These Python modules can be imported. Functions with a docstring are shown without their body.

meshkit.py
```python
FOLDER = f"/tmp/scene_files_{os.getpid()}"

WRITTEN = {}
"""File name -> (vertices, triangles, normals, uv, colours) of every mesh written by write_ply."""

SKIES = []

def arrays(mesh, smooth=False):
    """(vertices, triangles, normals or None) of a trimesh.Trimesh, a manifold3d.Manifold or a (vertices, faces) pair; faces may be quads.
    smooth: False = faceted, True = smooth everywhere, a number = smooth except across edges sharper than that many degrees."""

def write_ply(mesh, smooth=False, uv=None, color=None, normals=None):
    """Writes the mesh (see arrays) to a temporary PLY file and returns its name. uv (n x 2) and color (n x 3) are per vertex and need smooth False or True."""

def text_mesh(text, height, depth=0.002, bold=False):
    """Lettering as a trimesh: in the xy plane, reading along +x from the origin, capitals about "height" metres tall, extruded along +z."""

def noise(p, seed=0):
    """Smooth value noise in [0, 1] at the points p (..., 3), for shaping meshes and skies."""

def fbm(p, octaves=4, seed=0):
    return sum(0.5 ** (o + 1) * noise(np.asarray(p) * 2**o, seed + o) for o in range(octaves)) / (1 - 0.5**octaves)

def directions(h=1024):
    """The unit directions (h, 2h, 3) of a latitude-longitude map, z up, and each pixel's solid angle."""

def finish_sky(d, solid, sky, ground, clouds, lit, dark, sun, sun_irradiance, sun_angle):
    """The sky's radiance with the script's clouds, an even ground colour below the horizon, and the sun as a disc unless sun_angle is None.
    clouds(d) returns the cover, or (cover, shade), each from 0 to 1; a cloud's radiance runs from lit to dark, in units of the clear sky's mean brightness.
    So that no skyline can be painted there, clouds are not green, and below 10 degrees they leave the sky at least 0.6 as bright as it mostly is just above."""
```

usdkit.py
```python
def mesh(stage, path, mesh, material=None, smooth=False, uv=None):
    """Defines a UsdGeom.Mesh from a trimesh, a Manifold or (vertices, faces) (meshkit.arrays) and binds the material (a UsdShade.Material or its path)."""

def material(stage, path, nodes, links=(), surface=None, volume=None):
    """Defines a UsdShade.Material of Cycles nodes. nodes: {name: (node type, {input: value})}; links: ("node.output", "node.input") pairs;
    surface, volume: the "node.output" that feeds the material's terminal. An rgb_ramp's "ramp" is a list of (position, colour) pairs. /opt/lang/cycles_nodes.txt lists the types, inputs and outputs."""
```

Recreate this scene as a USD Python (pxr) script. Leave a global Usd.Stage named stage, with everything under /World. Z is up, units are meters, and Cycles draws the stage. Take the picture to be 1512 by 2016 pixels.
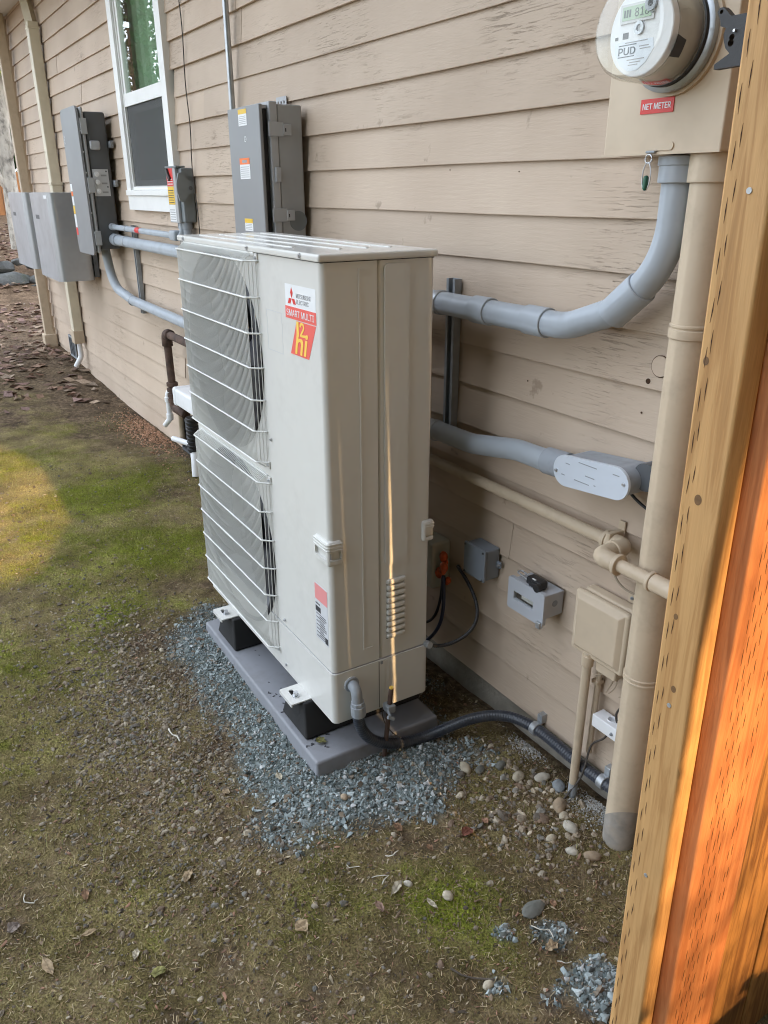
import math, random
import numpy as np, trimesh, manifold3d as mf, meshkit, usdkit
from shapely.geometry import Polygon, Point, box as sbox
from shapely.ops import unary_union
from pxr import Usd, UsdGeom, UsdLux, UsdShade, Gf, Sdf, Vt

random.seed(7); rng = np.random.default_rng(7)
PI = math.pi
stage = Usd.Stage.CreateInMemory()
UsdGeom.SetStageUpAxis(stage, UsdGeom.Tokens.z); UsdGeom.SetStageMetersPerUnit(stage, 1.0)
UsdGeom.Xform.Define(stage, '/World'); UsdGeom.Scope.Define(stage, '/World/Looks')

# ---------------------------------------------------------------- camera, sky, sun
EXPOSURE = 3.05
SKY = 0.12
SUN_I = 0.5
ELEV, AZ = math.radians(12.0), math.radians(-2.09)          # towards the sun: +x, slightly -y
cam = UsdGeom.Camera.Define(stage, '/World/camera')
R = np.array([[0.53285509, 0.84620162, -0.00287692], [0.32018942, -0.20476869, -0.92495866], [-0.78329061, 0.49194777, -0.38005684]])
C = (1.71025246, -1.47871007, 1.65693881)
cam.AddTransformOp().Set(Gf.Matrix4d(*R[0], 0, *(-R[1]), 0, *(-R[2]), 0, *C, 1))
cam.CreateHorizontalApertureAttr(36.0); cam.CreateVerticalApertureAttr(48.0)
cam.CreateFocalLengthAttr(1543.243 / 1512 * 36.0)
cam.CreateClippingRangeAttr(Gf.Vec2f(0.02, 500)); cam.CreateExposureAttr(EXPOSURE)
S = np.array([math.cos(ELEV) * math.cos(AZ), math.cos(ELEV) * math.sin(AZ), math.sin(ELEV)])
sky = UsdLux.DomeLight.Define(stage, '/World/sky')
skym = usdkit.material(stage, '/World/Looks/sky', {
    's': ('sky_texture', {'sky_type': 'single_scattering', 'sun_disc': False, 'sun_elevation': ELEV, 'sun_rotation': math.atan2(S[0], S[1]), 'air_density': 1.0, 'aerosol_density': 1.0}),
    'tc': ('texture_coordinate', {}), 'n': ('noise_texture', {'scale': 2.2, 'detail': 6, 'roughness': 0.55}),
    'r': ('rgb_ramp', {'ramp': [(0.30, (0.55, 0.55, 0.55)), (0.62, (0.97, 0.97, 0.97))]}),
    'm': ('mix_color', {'b': (3.1, 3.36, 3.75), 'use_clamp': False}), 'bg': ('background_shader', {'strength': SKY})},
    [('tc.generated', 'n.vector'), ('n.fac', 'r.fac'), ('r.color', 'm.fac'), ('s.color', 'm.a'), ('m.result', 'bg.color')], surface='bg.background')
UsdShade.MaterialBindingAPI.Apply(sky.GetPrim()).Bind(skym)
sky.GetPrim().SetCustomDataByKey('kind', 'structure')
sun = UsdLux.DistantLight.Define(stage, '/World/sun')
zc = S; xc = np.cross([0, 0, 1], zc); xc /= np.linalg.norm(xc); yc = np.cross(zc, xc)
sun.AddTransformOp().Set(Gf.Matrix4d(*xc, 0, *yc, 0, *zc, 0, 0, 0, 30, 1))
sun.CreateIntensityAttr(SUN_I); sun.CreateAngleAttr(0.5); sun.CreateNormalizeAttr(True); sun.CreateColorAttr(Gf.Vec3f(1.0, 0.64, 0.30))

# ---------------------------------------------------------------- helpers: prims
_used = {}
def numbered(parent, name):
    k = (parent, name); n = _used.get(k, -1) + 1; _used[k] = n
    return f'{parent}/{name}' + (f'_{n:03d}' if n else '')
def path_of(p): return '/World' if p is None else str(p.GetPath())
def tag(o, label=None, cat=None, group=None, kind=None):
    for k, v in (('label', label), ('category', cat), ('group', group), ('kind', kind)):
        if v: o.SetCustomDataByKey(k, v)
    return o
def thing(name, label, cat, loc=(0, 0, 0), rotz=0.0, group=None):
    x = UsdGeom.Xform.Define(stage, numbered('/World', name))
    x.AddTranslateOp().Set(Gf.Vec3d(*map(float, loc)))
    if rotz: x.AddRotateZOp().Set(math.degrees(rotz))
    return tag(x.GetPrim(), label, cat, group)
def obj(name, mesh, mat, parent=None, smooth=30, label=None, col=None):
    if isinstance(mesh, list): mesh = cat(mesh)
    m = usdkit.mesh(stage, numbered(path_of(parent), name), mesh, mat, smooth=smooth)
    if col is not None:
        UsdGeom.PrimvarsAPI(m).CreatePrimvar('col', Sdf.ValueTypeNames.Color3fArray, 'vertex').Set(Vt.Vec3fArray.FromNumpy(np.asarray(col, np.float32)))
    if label: m.GetPrim().SetCustomDataByKey('label', label)
    return m.GetPrim()
def copy_of(src, loc, rotz, label, group=None):
    cd = src.GetCustomData(); name = src.GetName().rstrip('0123456789_')
    r = thing(name, label, cd['category'], loc, rotz, group or cd.get('group'))
    r.GetReferences().AddInternalReference(src.GetPath()); r.SetInstanceable(True)
    return r

# ---------------------------------------------------------------- helpers: shapes
def tm(m):
    if hasattr(m, 'to_mesh'):
        g = m.to_mesh(); return trimesh.Trimesh(np.array(g.vert_properties[:, :3], float), np.array(g.tri_verts), process=False)
    return m
def cat(l): return trimesh.util.concatenate([tm(m) for m in l])
def B(x0, x1, y0, y1, z0, z1): return mf.Manifold.cube([x1 - x0, y1 - y0, z1 - z0]).translate([x0, y0, z0])
def bx(x0, x1, y0, y1, z0, z1): return tm(B(x0, x1, y0, y1, z0, z1))
def RB(x0, x1, y0, y1, z0, z1, r=0.004, n=8):
    s = mf.Manifold.sphere(r, n)
    return mf.Manifold.batch_hull([s.translate([x, y, z]) for x in (x0 + r, x1 - r) for y in (y0 + r, y1 - r) for z in (z0 + r, z1 - r)])
def rb(*a, **k): return tm(RB(*a, **k))
def VR(x0, x1, y0, y1, z0, z1, r, n=24):                       # box with rounded vertical edges
    c = mf.CrossSection.square([x1 - x0 - 2 * r, y1 - y0 - 2 * r]).offset(r, mf.JoinType.Round, 2, n).translate([x0 + r, y0 + r])
    return mf.Manifold.extrude(c, z1 - z0).translate([0, 0, z0])
def CYL(r, h, n=32): return mf.Manifold.cylinder(h, r, r, n)
def CY(x, z, r, y0, y1, n=48): return CYL(r, y1 - y0, n).rotate([-90, 0, 0]).translate([x, y0, z])   # along y
def CX(y, z, r, x0, x1, n=32): return CYL(r, x1 - x0, n).rotate([0, 90, 0]).translate([x0, y, z])
def CZ(x, y, r, z0, z1, n=32): return CYL(r, z1 - z0, n).translate([x, y, z0])
def fillet(pts, r, n=8):
    P = [np.array(p, float) for p in pts]; out = [P[0]]
    for a, b, c in zip(P, P[1:], P[2:]):
        u = a - b; v = c - b; lu, lv = np.linalg.norm(u), np.linalg.norm(v); u /= lu; v /= lv
        ang = math.acos(np.clip(u @ v, -1, 1))
        if ang > PI - 0.02: out.append(b); continue
        d = min(r / math.tan(ang / 2), lu * .49, lv * .49); rr = d * math.tan(ang / 2)
        w = (u + v) / np.linalg.norm(u + v); o = b + w * (rr / math.sin(ang / 2))
        p0, p1 = b + u * d - o, b + v * d - o; th = PI - ang
        for t in np.linspace(0, 1, n + 1):
            out.append(o + (math.sin((1 - t) * th) * p0 + math.sin(t * th) * p1) / math.sin(th))
    out.append(P[-1]); return np.array(out)
def spline(pts, n=40):
    from scipy.interpolate import CubicSpline
    P = np.array(pts, float); s = np.r_[0, np.cumsum(np.linalg.norm(np.diff(P, axis=0), axis=1))]
    return CubicSpline(s, P)(np.linspace(0, s[-1], n))
def tube(pts, r, n=20, cap=True, ribs=None):
    P = np.array(pts, float); T = np.gradient(P, axis=0); T /= np.linalg.norm(T, axis=1)[:, None]
    rr = np.broadcast_to(np.asarray(r, float), (len(P),))
    a = np.cross(T[0], [0, 0, 1.0] if abs(T[0][2]) < .9 else [1.0, 0, 0]); a /= np.linalg.norm(a); V = []
    for i in range(len(P)):
        a = a - T[i] * (a @ T[i]); a /= np.linalg.norm(a); b = np.cross(T[i], a)
        th = np.linspace(0, 2 * PI, n, endpoint=False)
        V.append(P[i] + rr[i] * (np.cos(th)[:, None] * a + np.sin(th)[:, None] * b))
    V = np.vstack(V); F = []
    for i in range(len(P) - 1):
        for k in range(n):
            a0, a1 = i * n + k, i * n + (k + 1) % n; F += [[a0, a1, a1 + n], [a0, a1 + n, a0 + n]]
    if cap:
        V = np.vstack([V, P[0], P[-1]]); c0, c1 = len(V) - 2, len(V) - 1; e = (len(P) - 1) * n
        for k in range(n): F += [[c0, (k + 1) % n, k], [c1, e + k, e + (k + 1) % n]]
    return trimesh.Trimesh(V, np.array(F), process=False)
def ringed(p0, p1, r, n=24, lip=0.0):                            # a coupling between two points, with slightly rounded ends
    p0, p1 = np.array(p0, float), np.array(p1, float); L = np.linalg.norm(p1 - p0); d = (p1 - p0) / L
    t = [0, .0015 / L, 1 - .0015 / L, 1]; q = [p0 + d * L * k for k in t]
    return tube(q, [r - .0015, r, r, r - .0015], n)
def plate(poly, t, frame='front'):                               # polygon (a, b) extruded outwards by t
    m = trimesh.util.concatenate([trimesh.creation.extrude_polygon(g, t, engine='earcut') for g in getattr(poly, 'geoms', [poly])])
    return m
def place(m, frame, a=0, b=0, c=0):                               # frame 'wall': a=+x b=+z c=-y ; 'side': a=+y b=+z c=+x ; 'top': a=x b=y c=z
    m = tm(m).copy(); v = np.array(m.vertices); v = v + [a, b, c]
    if frame == 'wall': v = np.c_[v[:, 0], -v[:, 2], v[:, 1]]
    elif frame == 'side': v = np.c_[v[:, 2], v[:, 0], v[:, 1]]
    m.vertices = v; return m
def text(s, h, frame, a, b, c, depth=.0006, w=None, bold=False):
    m = meshkit.text_mesh(s, h, depth, bold=bold); e = m.bounds
    if w: m.vertices = (np.array(m.vertices) - [e[0][0], 0, 0]) * [w / (e[1][0] - e[0][0]), 1, 1]
    return place(m, frame, a, b, c)
def rrect(x0, x1, y0, y1, r): return sbox(x0 + r, y0 + r, x1 - r, y1 - r).buffer(r, quad_segs=5)
def screw(frame, a, b, c, r=.006):
    h = mf.Manifold.cylinder(.002, r * 1.25, r * 1.2, 16) + mf.Manifold.cylinder(.0055, r * .9, r * .75, 6)
    return place(h, frame, a, b, c)

# ---------------------------------------------------------------- materials
_m = {}
def mat(name, c, rough=.5, metal=0.0, var=.10, vs=7.0, bump=0.0, bs=120.0, dirt=0.0, ds=3.0, dcol=(.05, .04, .03), st=(1, 1, 1), spec=.5, coord='pos', extra=None, rvar=.12):
    if name in _m: return _m[name]
    c = np.array(c)
    N = {'g': ('geometry', {}), 'tc': ('texture_coordinate', {}), 'mp': ('mapping', {'scale': st}),
         'n': ('noise_texture', {'scale': vs, 'detail': 5, 'roughness': .6}),
         'r': ('rgb_ramp', {'ramp': [(.3, tuple(c * (1 - var))), (.7, tuple(np.minimum(c * (1 + var), 1)))]}),
         'n2': ('noise_texture', {'scale': ds, 'detail': 7, 'roughness': .65}),
         'r2': ('rgb_ramp', {'ramp': [(.48, (0, 0, 0)), (.72, (dirt,) * 3)]}),
         'mx': ('mix_color', {'b': dcol}),
         'rr': ('map_range', {'from_min': .3, 'from_max': .7, 'to_min': max(rough - rvar, .03), 'to_max': min(rough + rvar, 1)}),
         'p': ('principled_bsdf', {'metallic': metal, 'specular_ior_level': spec})}
    L = [(('g.position' if coord == 'pos' else 'tc.object'), 'mp.vector'), ('mp.vector', 'n.vector'), ('mp.vector', 'n2.vector'), ('n.fac', 'r.fac'), ('r.color', 'mx.a'), ('n2.fac', 'r2.fac'), ('r2.color', 'mx.fac'),
         ('mx.result', 'p.base_color'), ('n2.fac', 'rr.value'), ('rr.result', 'p.roughness')]
    if bump:
        N['nb'] = ('noise_texture', {'scale': bs, 'detail': 4, 'roughness': .6}); N['bp'] = ('bump', {'strength': 1.0, 'distance': bump})
        L += [('mp.vector', 'nb.vector'), ('nb.fac', 'bp.height'), ('bp.normal', 'p.normal')]
    _m[name] = usdkit.material(stage, f'/World/Looks/{name}', N, L, surface='p.BSDF'); return _m[name]

enamel = mat('enamel', (.60, .59, .56), .34, var=.02, vs=2, dirt=.12, ds=4, dcol=(.45, .43, .38))
enamel_grille = mat('enamel_grille', (.66, .66, .635), .38, var=.02)
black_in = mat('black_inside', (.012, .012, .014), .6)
fan_black = mat('fan_plastic', (.02, .02, .024), .35)
coil = mat('coil_fins', (.10, .10, .11), .5)
rubber = mat('rubber', (.011, .011, .012), .75, var=.3, bump=.0008, bs=300, dirt=.15, ds=9, dcol=(.09, .075, .06))
padm = mat('pad_plastic', (.235, .24, .262), .62, var=.07, bump=.0004, bs=250, dirt=.55, ds=7, dcol=(.13, .115, .11))
pvc = mat('grey_pvc', (.35, .385, .425), .42, var=.05, vs=4, dirt=.25, ds=9, dcol=(.20, .19, .175))
pvc_dk = mat('grey_pvc_aged', (.285, .31, .345), .5, var=.08, vs=6, dirt=.5, ds=11, dcol=(.16, .15, .13))
galv = mat('galvanised', (.42, .44, .46), .42, metal=.8, var=.15, vs=25)
galv_dark = mat('galvanised_dull', (.30, .32, .34), .5, metal=.4, var=.18, vs=20)
screwm = mat('zinc_screw', (.55, .56, .58), .35, metal=.9)
silver = mat('silver_cover', (.40, .41, .43), .33, metal=.45, var=.02, vs=2, rvar=.05)
silver2 = mat('silver_paint', (.235, .24, .25), .42, metal=.25, var=.03, vs=2, rvar=.05)
boxgrey = mat('grey_steel', (.33, .335, .34), .5, var=.05, dirt=.15)
boxdark = mat('dark_grey_steel', (.085, .090, .097), .45, var=.12, dirt=.2, dcol=(.12, .12, .12))
lightgrey = mat('light_grey', (.37, .375, .385), .45, var=.04)
discgrey = mat('switch_grey', (.165, .185, .195), .45, var=.07, dirt=.2, dcol=(.28, .28, .28))
jbgrey = mat('junction_grey', (.20, .225, .26), .5, var=.06, dirt=.15)
jbgrey2 = mat('meter_cabinet_grey', (.40, .42, .46), .45, var=.05, dirt=.2, dcol=(.25, .25, .25))
black = mat('black_plastic', (.014, .014, .016), .45)
latchblack = mat('black_steel', (.016, .016, .018), .55, var=.2, bump=.0003, bs=500)
tan = mat('tan_paint', (.49, .395, .285), .5, var=.06, vs=5, bump=.0004, bs=160, dirt=.3, ds=14, dcol=(.23, .18, .13))
tan_box = mat('tan_box_paint', (.54, .44, .325), .45, var=.04, vs=6, bump=.0002, bs=300, dirt=.16, ds=14, dcol=(.30, .24, .18))
cream = mat('cream_gutter', (.63, .57, .44), .45, var=.04, dirt=.25, ds=8, dcol=(.36, .31, .22))
rusty = mat('rusty_pipe', (.085, .048, .034), .8, var=.35, vs=20, bump=.0008, bs=140, dirt=.7, ds=15, dcol=(.022, .018, .017))
white_pl = mat('white_plastic', (.74, .745, .76), .4, var=.03, dirt=.12, dcol=(.5, .48, .44))
white_pt = mat('white_trim', (.77, .77, .755), .42, var=.03, vs=4, dirt=.15, ds=6, dcol=(.55, .54, .50))
hosem = mat('conduit_jacket', (.030, .034, .045), .34, var=.15, vs=30, dirt=.35, ds=20, dcol=(.09, .08, .07))
cable_blue = mat('cable_blue', (.03, .04, .085), .4)
cable_black = mat('cable_black', (.018, .018, .02), .45)
cable_brown = mat('cable_tan', (.30, .24, .17), .6)
cable_dark = mat('cable_dark', (.06, .05, .042), .6)
orange_pl = mat('orange_plastic', (.50, .085, .02), .4, var=.3, vs=60)
red = mat('red_label', (.62, .035, .03), .4, var=.04)
coral = mat('coral_print', (.74, .12, .10), .4, var=.03)
pinkish = mat('pink_print', (.66, .25, .25), .45, var=.05)
yellow = mat('yellow_label', (.72, .46, .03), .45, var=.04)
gold = mat('yellow_print', (.85, .56, .10), .45, var=.03)
orange_lb = mat('orange_label', (.80, .16, .02), .45, var=.04)
whitelb = mat('white_label', (.72, .73, .74), .45, var=.03)
silverlb = mat('silver_label', (.52, .53, .55), .42, var=.04)
ink = mat('ink', (.03, .03, .035), .5)
greyink = mat('grey_ink', (.30, .30, .31), .5)
lcd = mat('lcd', (.30, .42, .27), .2)
green_pl = mat('green_seal', (.01, .085, .05), .35)
concrete = mat('concrete', (.27, .245, .205), .85, var=.2, vs=9, bump=.003, bs=60, dirt=.6, ds=5, dcol=(.11, .095, .075))
stone_bg = mat('field_stone', (.10, .10, .095), .85, var=.45, vs=7, bump=.01, bs=18, dirt=.5, ds=4, dcol=(.05, .065, .03))
bark = mat('birch_bark', (.44, .40, .34), .8, var=.3, vs=5, bump=.004, bs=30, dirt=.95, ds=9, dcol=(.05, .042, .035), st=(1, 1, .6))
barkdk = mat('dark_bark', (.07, .055, .042), .9, var=.3, bump=.006, bs=25)
fencewood = mat('old_fence', (.32, .135, .045), .75, var=.25, vs=14, st=(1, 1, .12))
curtain = mat('curtain', (.42, .60, .40), .8, var=.1, vs=9, st=(1, 1, .1))
roomdark = mat('room_dark', (.03, .03, .03), .9)

def wood(name, c, c2, dark):
    if name in _m: return _m[name]
    N = {'tc': ('texture_coordinate', {}), 'mp': ('mapping', {'scale': (16, 16, .9)}), 'n': ('noise_texture', {'scale': 3.2, 'detail': 6, 'roughness': .62, 'distortion': 1.0}),
         'r': ('rgb_ramp', {'ramp': [(.30, tuple(np.array(c2) * .86)), (.42, tuple(c2)), (.52, tuple(c)), (.70, tuple(np.array(c) * 1.10))]}),
         'n2': ('noise_texture', {'scale': 7, 'detail': 3}), 'mp2': ('mapping', {'scale': (1, 1, .45)}), 'r2': ('rgb_ramp', {'ramp': [(.56, (0, 0, 0)), (.75, (dark,) * 3)]}), 'mx': ('mix_color', {'b': (.07, .035, .014)}),
         'mp3': ('mapping', {'scale': (90, 90, 3)}), 'n3': ('noise_texture', {'scale': 3, 'detail': 4}), 'bp': ('bump', {'distance': .0012, 'strength': .7}),
         'p': ('principled_bsdf', {'roughness': .62, 'specular_ior_level': .35})}
    L = [('tc.object', 'mp.vector'), ('mp.vector', 'n.vector'), ('n.fac', 'r.fac'), ('tc.object', 'mp2.vector'), ('mp2.vector', 'n2.vector'), ('n2.fac', 'r2.fac'), ('r2.color', 'mx.fac'), ('r.color', 'mx.a'), ('mx.result', 'p.base_color'),
         ('tc.object', 'mp3.vector'), ('mp3.vector', 'n3.vector'), ('n3.fac', 'bp.height'), ('bp.normal', 'p.normal')]
    _m[name] = usdkit.material(stage, f'/World/Looks/{name}', N, L, surface='p.BSDF'); return _m[name]
wood_post = wood('treated_post', (.47, .272, .112), (.39, .21, .08), .35)
wood_red = wood('treated_red', (.43, .175, .07), (.36, .13, .048), .30)
wood_brown = wood('treated_brown', (.34, .165, .05), (.20, .085, .024), .85)
slit = mat('incision', (.05, .022, .008), .9)

# painted cedar siding: grain stretched along the board, cracks and worn spots (three tones)
def siding_mat(i):
    t = (1.0, .95, 1.04)[i]
    N = {'g': ('geometry', {}), 'mp': ('mapping', {'scale': (1.6, 1, 22), 'location': (i * 3.1, 0, i * .7)}), 'n': ('noise_texture', {'scale': 2.6, 'detail': 7, 'roughness': .62, 'distortion': 1.4}),
         'cr': ('rgb_ramp', {'ramp': [(.60, (0, 0, 0)), (.635, (1, 1, 1)), (.66, (0, 0, 0))]}),
         'nm': ('noise_texture', {'scale': 1.7, 'detail': 3}), 'rm': ('rgb_ramp', {'ramp': [(.50, (0, 0, 0)), (.64, (.85, .85, .85))]}), 'ml': ('math', {'math_type': 'multiply'}),
         'mp2': ('mapping', {'scale': (11, 1, 240)}), 'n2': ('noise_texture', {'scale': 1, 'detail': 3, 'roughness': .7}), 'gr': ('rgb_ramp', {'ramp': [(.57, (0, 0, 0)), (.66, (1, 1, 1))]}), 'ml2': ('math', {'math_type': 'multiply'}),
         'mxm': ('math', {'math_type': 'maximum'}),
         'nv': ('noise_texture', {'scale': 2.2, 'detail': 5}), 'base': ('rgb_ramp', {'ramp': [(.3, (.460 * t, .358 * t, .272 * t)), (.7, (.545 * t, .436 * t, .340 * t))]}),
         'nw': ('noise_texture', {'scale': 11, 'detail': 4, 'roughness': .6}), 'rw': ('rgb_ramp', {'ramp': [(.66, (0, 0, 0)), (.72, (.55, .55, .55))]}),
         'mxa': ('mix_color', {'b': (.24, .175, .12)}), 'mxb': ('mix_color', {'b': (.085, .062, .045)}), 'cf': ('math', {'math_type': 'multiply', 'value2': .36}),
         'nb': ('noise_texture', {'scale': 1, 'detail': 5, 'roughness': .65}), 'mpb': ('mapping', {'scale': (14, 14, 130)}),
         'hs': ('math', {'math_type': 'subtract'}), 'bp': ('bump', {'distance': .0016, 'strength': .8}),
         'p': ('principled_bsdf', {'roughness': .6, 'specular_ior_level': .35})}
    L = [('g.position', 'mp.vector'), ('mp.vector', 'n.vector'), ('n.fac', 'cr.fac'), ('g.position', 'nm.vector'), ('nm.fac', 'rm.fac'), ('cr.color', 'ml.value1'), ('rm.color', 'ml.value2'),
         ('g.position', 'mp2.vector'), ('mp2.vector', 'n2.vector'), ('n2.fac', 'gr.fac'), ('gr.color', 'ml2.value1'), ('rm.color', 'ml2.value2'), ('ml.value', 'mxm.value1'), ('ml2.value', 'mxm.value2'),
         ('g.position', 'nv.vector'), ('nv.fac', 'base.fac'), ('g.position', 'nw.vector'), ('nw.fac', 'rw.fac'), ('base.color', 'mxa.a'), ('rw.color', 'mxa.fac'), ('mxa.result', 'mxb.a'), ('mxm.value', 'cf.value1'), ('cf.value', 'mxb.fac'),
         ('mxb.result', 'p.base_color'), ('g.position', 'mpb.vector'), ('mpb.vector', 'nb.vector'), ('nb.fac', 'hs.value1'), ('mxm.value', 'hs.value2'), ('hs.value', 'bp.height'), ('bp.normal', 'p.normal')]
    return usdkit.material(stage, f'/World/Looks/siding_paint_{i}', N, L, surface='p.BSDF')
siding = [siding_mat(i) for i in range(3)]

glass = usdkit.material(stage, '/World/Looks/window_glass', {'t': ('transparent_bsdf', {'color': (.93, .95, .94)}), 'g': ('glossy_bsdf', {'roughness': .01, 'color': (1, 1, 1)}), 'lw': ('layer_weight', {'blend': .5}), 'pw': ('math', {'math_type': 'power', 'value2': 4.6}), 'f': ('map_range', {'to_min': .10, 'to_max': 1.0}), 'm': ('mix_closure', {})},
                        [('lw.facing', 'pw.value1'), ('pw.value', 'f.value'), ('f.result', 'm.fac'), ('t.BSDF', 'm.closure1'), ('g.BSDF', 'm.closure2')], surface='m.closure')
clear = usdkit.material(stage, '/World/Looks/clear_cover', {'t': ('transparent_bsdf', {'color': (.95, .955, .94)}), 'g': ('glossy_bsdf', {'roughness': .06, 'color': (1, .98, .95)}), 'lw': ('layer_weight', {'blend': .5}), 'pw': ('math', {'math_type': 'power', 'value2': 3.5}), 'f': ('map_range', {'to_min': .07, 'to_max': 1.0}), 'm': ('mix_closure', {})},
                        [('lw.facing', 'pw.value1'), ('pw.value', 'f.value'), ('f.result', 'm.fac'), ('t.BSDF', 'm.closure1'), ('g.BSDF', 'm.closure2')], surface='m.closure')
screenm = usdkit.material(stage, '/World/Looks/insect_screen', {'t': ('transparent_bsdf', {'color': (1, 1, 1)}), 'd': ('diffuse_bsdf', {'color': (.06, .06, .058)}), 'm': ('mix_closure', {'fac': .62})},
                          [('t.BSDF', 'm.closure1'), ('d.BSDF', 'm.closure2')], surface='m.closure')
def vcol(name, rough=.8, trans=0.0, spec=.3, bump=0):
    N = {'a': ('attribute', {'attribute': 'col'}), 'p': ('principled_bsdf', {'roughness': rough, 'specular_ior_level': spec}), 'g': ('geometry', {}), 'n': ('noise_texture', {'scale': 60, 'detail': 4}),
         'r': ('rgb_ramp', {'ramp': [(.3, (.7, .7, .7)), (.7, (1.2, 1.2, 1.2))]}), 'm': ('mix_color', {'blend_type': 'multiply', 'fac': 1.0, 'use_clamp': False})}
    L = [('g.position', 'n.vector'), ('n.fac', 'r.fac'), ('a.color', 'm.a'), ('r.color', 'm.b'), ('m.result', 'p.base_color')]
    out = 'p.BSDF'
    if trans:
        N['t'] = ('translucent_bsdf', {}); N['x'] = ('mix_closure', {'fac': trans}); L += [('m.result', 't.color'), ('p.BSDF', 'x.closure1'), ('t.BSDF', 'x.closure2')]; out = 'x.closure'
    return usdkit.material(stage, f'/World/Looks/{name}', N, L, surface=out)
pebblem = vcol('pebble', .75, spec=.35); needlem = vcol('needle', .8); mossm = vcol('moss', .85, .25); leafm = vcol('fallen_leaf', .75, .12); foliage = vcol('foliage', .6, .35)

# ================================================================ GROUND
GX = [-60, -9.3, -7.0, -5.6, -4.15, -3.0, -0.6, 3, 60]
GZ = [1.9, .25, .205, .163, .114, .12, .0, .0, .0]
def base_h(x, y):
    x = np.asarray(x, float); y = np.asarray(y, float)
    z = np.interp(x, GX[1:], GZ[1:])
    far = np.interp(-x, [9.3, 10.3, 11.3, 19, 60], [0, .06, .42, .92, 1.6])
    z = z + far
    return z
GRAVEL = Polygon([(-1.16, -.60), (-.93, -.80), (-.55, -.80), (-.14, -.86), (.04, -.89), (.21, -.78), (.30, -.60), (.28, -.33), (.18, -.16), (.06, -.18), (-.2, -.1), (-1.0, -.14), (-1.14, -.3)])
BLUE2 = [((.78, -.42), .048), ((.715, -.52), .030), ((.95, -.43), .075), ((.81, -.62), .024), ((.90, -.52), .03)]
def poly_d(x, y, poly):
    from shapely import points, distance, contains_xy
    p = points(x, y); return np.where(contains_xy(poly, x, y), -distance(p, poly.exterior), distance(p, poly.exterior))
def fb(x, y, s, seed, o=4): return meshkit.fbm(np.stack([np.asarray(x) * s, np.asarray(y) * s, np.zeros_like(np.asarray(x, float)) + seed * 7.3], -1), o, seed)
def gravel_w(x, y):
    d = poly_d(x, y, GRAVEL) + (fb(x, y, 7, 3) - .5) * .22 + (fb(x, y, 30, 8) - .5) * .08
    w = np.clip(.5 - (d + .03) / .14, 0, 1)
    for (cx, cy), r in BLUE2: w = np.maximum(w, np.clip((r * 1.15 - np.hypot(x - cx, y - cy) + (fb(x, y, 25, 4) - .5) * .06) / .04, 0, 1))
    return w
MOSS = [(-3.93, -.25, .55, .9), (-2.5, -.60, .60, .95), (-1.75, -.55, .45, .9), (-1.3, -.95, .45, .75), (-2.1, -1.0, .6, .7), (.58, -.57, .20, .85), (.70, -.55, .12, .9), (.45, -.80, .25, .45), (-1.1, -1.3, .5, .7), (-.6, -1.42, .3, .6), (-3.3, -1.05, .6, .7), (-.35, -1.35, .3, .4), (.25, -1.2, .3, .35), (.62, -.47, .12, .6), (.3, -.78, .2, .4)]
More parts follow.
